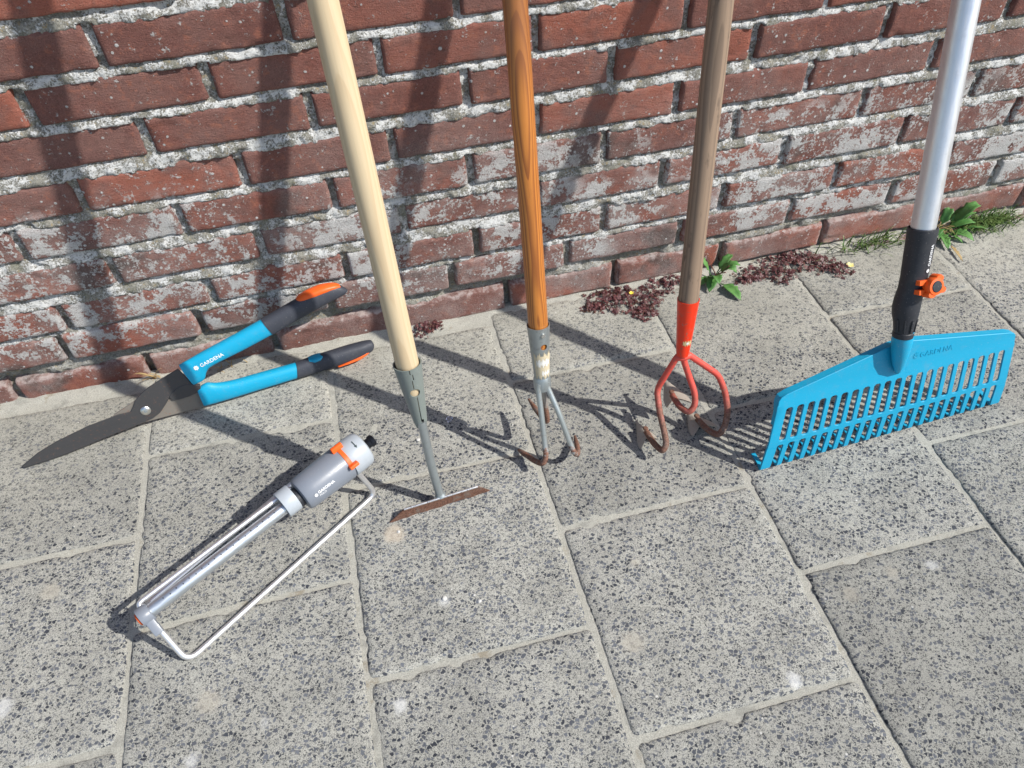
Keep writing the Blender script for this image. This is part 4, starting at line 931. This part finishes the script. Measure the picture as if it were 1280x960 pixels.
st = [sweep(catmull([(1.045, .305, 0), (1.047 + a * .3, .300, .014), (1.045 + a, .295 + b, .034)], 4), .0011, 6) for a, b in ((.02, .0), (-.012, .01), (.006, -.016))]; tag(obj('stems', *join(*st), 'stem', w1, (1.045, .305, 0)), kind='stuff')
w2 = weed('dandelion', (1.545, .312, 0), [(-.35, .056, .010, .026, .0, 0, 0), (.35, .052, .010, .036, .0, .01, .0), (-2.7, .055, .010, .018, .01, 0, 0), (-1.9, .060, .009, .010, .008, -.006, 0), (2.8, .050, .010, .030, .0, -.006, .002), (-1.0, .055, .012, .016, .01, .006, -.004), (-.05, .055, .012, .055, .006, .014, .004), (-2.3, .042, .009, .03, .01, -.012, 0), (.1, .05, .004, .03, .0, .02, 0), (-.6, .06, .004, .02, .0, .02, -.004), (-1.4, .05, .004, .012, .004, 0, -.004), (3.0, .06, .004, .02, .0, -.01, 0), (-2.5, .05, .003, .02, .004, 0, -.006), (.7, .03, .009, .05, .01, -.008, 0)], 'broad leaved green weed behind the silver rake pole at the wall foot', 'weed')
o = weed('dry_leaf', (1.535, .275, 0), [(-1.75, .060, .0035, .004, .002, 0, 0)], 'single dry straw-coloured leaf lying right of the rake pole', 'leaf', 'straw')
def tuft(center, n, spread, L, label, mat='grass', lean=(0, -.4)):
    t = thing('grass_tuft', center, label, 'grass'); fs = []
    for i in range(n):
        b = np.array((center[0] + random.gauss(0, spread), min(.326, center[1] + random.gauss(0, spread * .28)), 0)); a = random.uniform(0, 6.28); l = L * random.uniform(.5, 1.2); out_ = np.array((math.cos(a) + lean[0], math.sin(a) * .8 + lean[1], 0)) * l * random.uniform(.4, .9); wd = random.uniform(.0009, .0018)
        s = np.array((-out_[1], out_[0], 0)); s /= np.linalg.norm(s) + 1e-9; V = []; m = 5
        for k in range(m + 1):
            q = k / m; c = b + out_ * q + np.array((0, 0, l * (.75 * math.sin(q * 2.0)) * .6)); c[1] = min(c[1], .329); ww = wd * (1 - q * .92); V += [c - s * ww, c + s * ww]
        fs.append((V, [(2 * k, 2 * k + 1, 2 * k + 3, 2 * k + 2) for k in range(m)]))
    return tag(obj('blades', *join(*fs), mat, t, center), kind='stuff')
tuft((1.385, .315, 0), 130, .044, .050, 'sparse grass left of the rake connector at the wall foot')
tuft((1.645, .312, 0), 420, .036, .050, 'dense green grass tuft at the right edge of the wall foot')
tuft((1.525, .318, 0), 70, .022, .045, 'withered brown grass blades just right of the rake pole', 'straw')
tuft((.005, .322, 0), 12, .008, .040, 'few dry grass stalks at the wall above the shears', 'straw')
tuft((.13, .318, 0), 9, .014, .03, 'few dry stalks under the upper blue shear shaft', 'straw')
# ------------------------------------------------------------------ small bits lying on the paving
V = []; F = []
pet = [leaflet(np.array((1.312, .266, .003)), np.array((math.cos(b), math.sin(b), .2)), np.array((0, 0, 1.)), .008, .003) for b in (0.2, 1.5, 2.7, 4.0, 5.2)]
tag(obj('fallen_flower', *join(*pet), 'petal', None, (1.312, .266, 0), smooth=False), 'pale yellow fallen flower beside the purple weed', 'flower').location = (1.312, .266, 0)
def pebble(name, loc, r, mat, label, cat, sq=.6, grp=None):
    bm = bmesh.new(); bmesh.ops.create_icosphere(bm, subdivisions=3, radius=r)
    for v in bm.verts:
        f = 1 + .28 * float(pnoise(v.co.x / r * 1.1 + loc[0] * 50, v.co.y / r * 1.1, v.co.z / r * 1.1)); v.co *= f; v.co.z *= sq
    me = bpy.data.meshes.new(name); bm.to_mesh(me); bm.free(); me.materials.append(MAT[mat]); me.polygons.foreach_set('use_smooth', [True] * len(me.polygons))
    o = bpy.data.objects.new(name, me); COL.objects.link(o); o.location = (loc[0], loc[1], r * sq * .75); return tag(o, label, cat, grp)
gl_ = NT('clear_glass'); gl_.p.inputs['Transmission Weight'].default_value = .9; MAT['glass'] = gl_.out((.86, .86, .97), .06)
pebble('glass_bead', (.483, .094), .0062, 'glass', 'small clear glass bead lying between the hoe and cultivator shadows', 'bead', .55)
for (x, y, r, lab) in ((.4265, .0665, .0032, 'white stone chip right of the hoe neck'), (.371, -.093, .0026, 'white stone chip left below the hoe blade'), (.416, -.213, .0038, 'white stone chip on the paver below the hoe'), (.462, -.229, .0028, 'smaller white stone chip right of a bigger chip below the hoe')):
    pebble('stone_chip', (x, y), r, 'stone', lab, 'stone', .6, 'white stone chips on the paving')
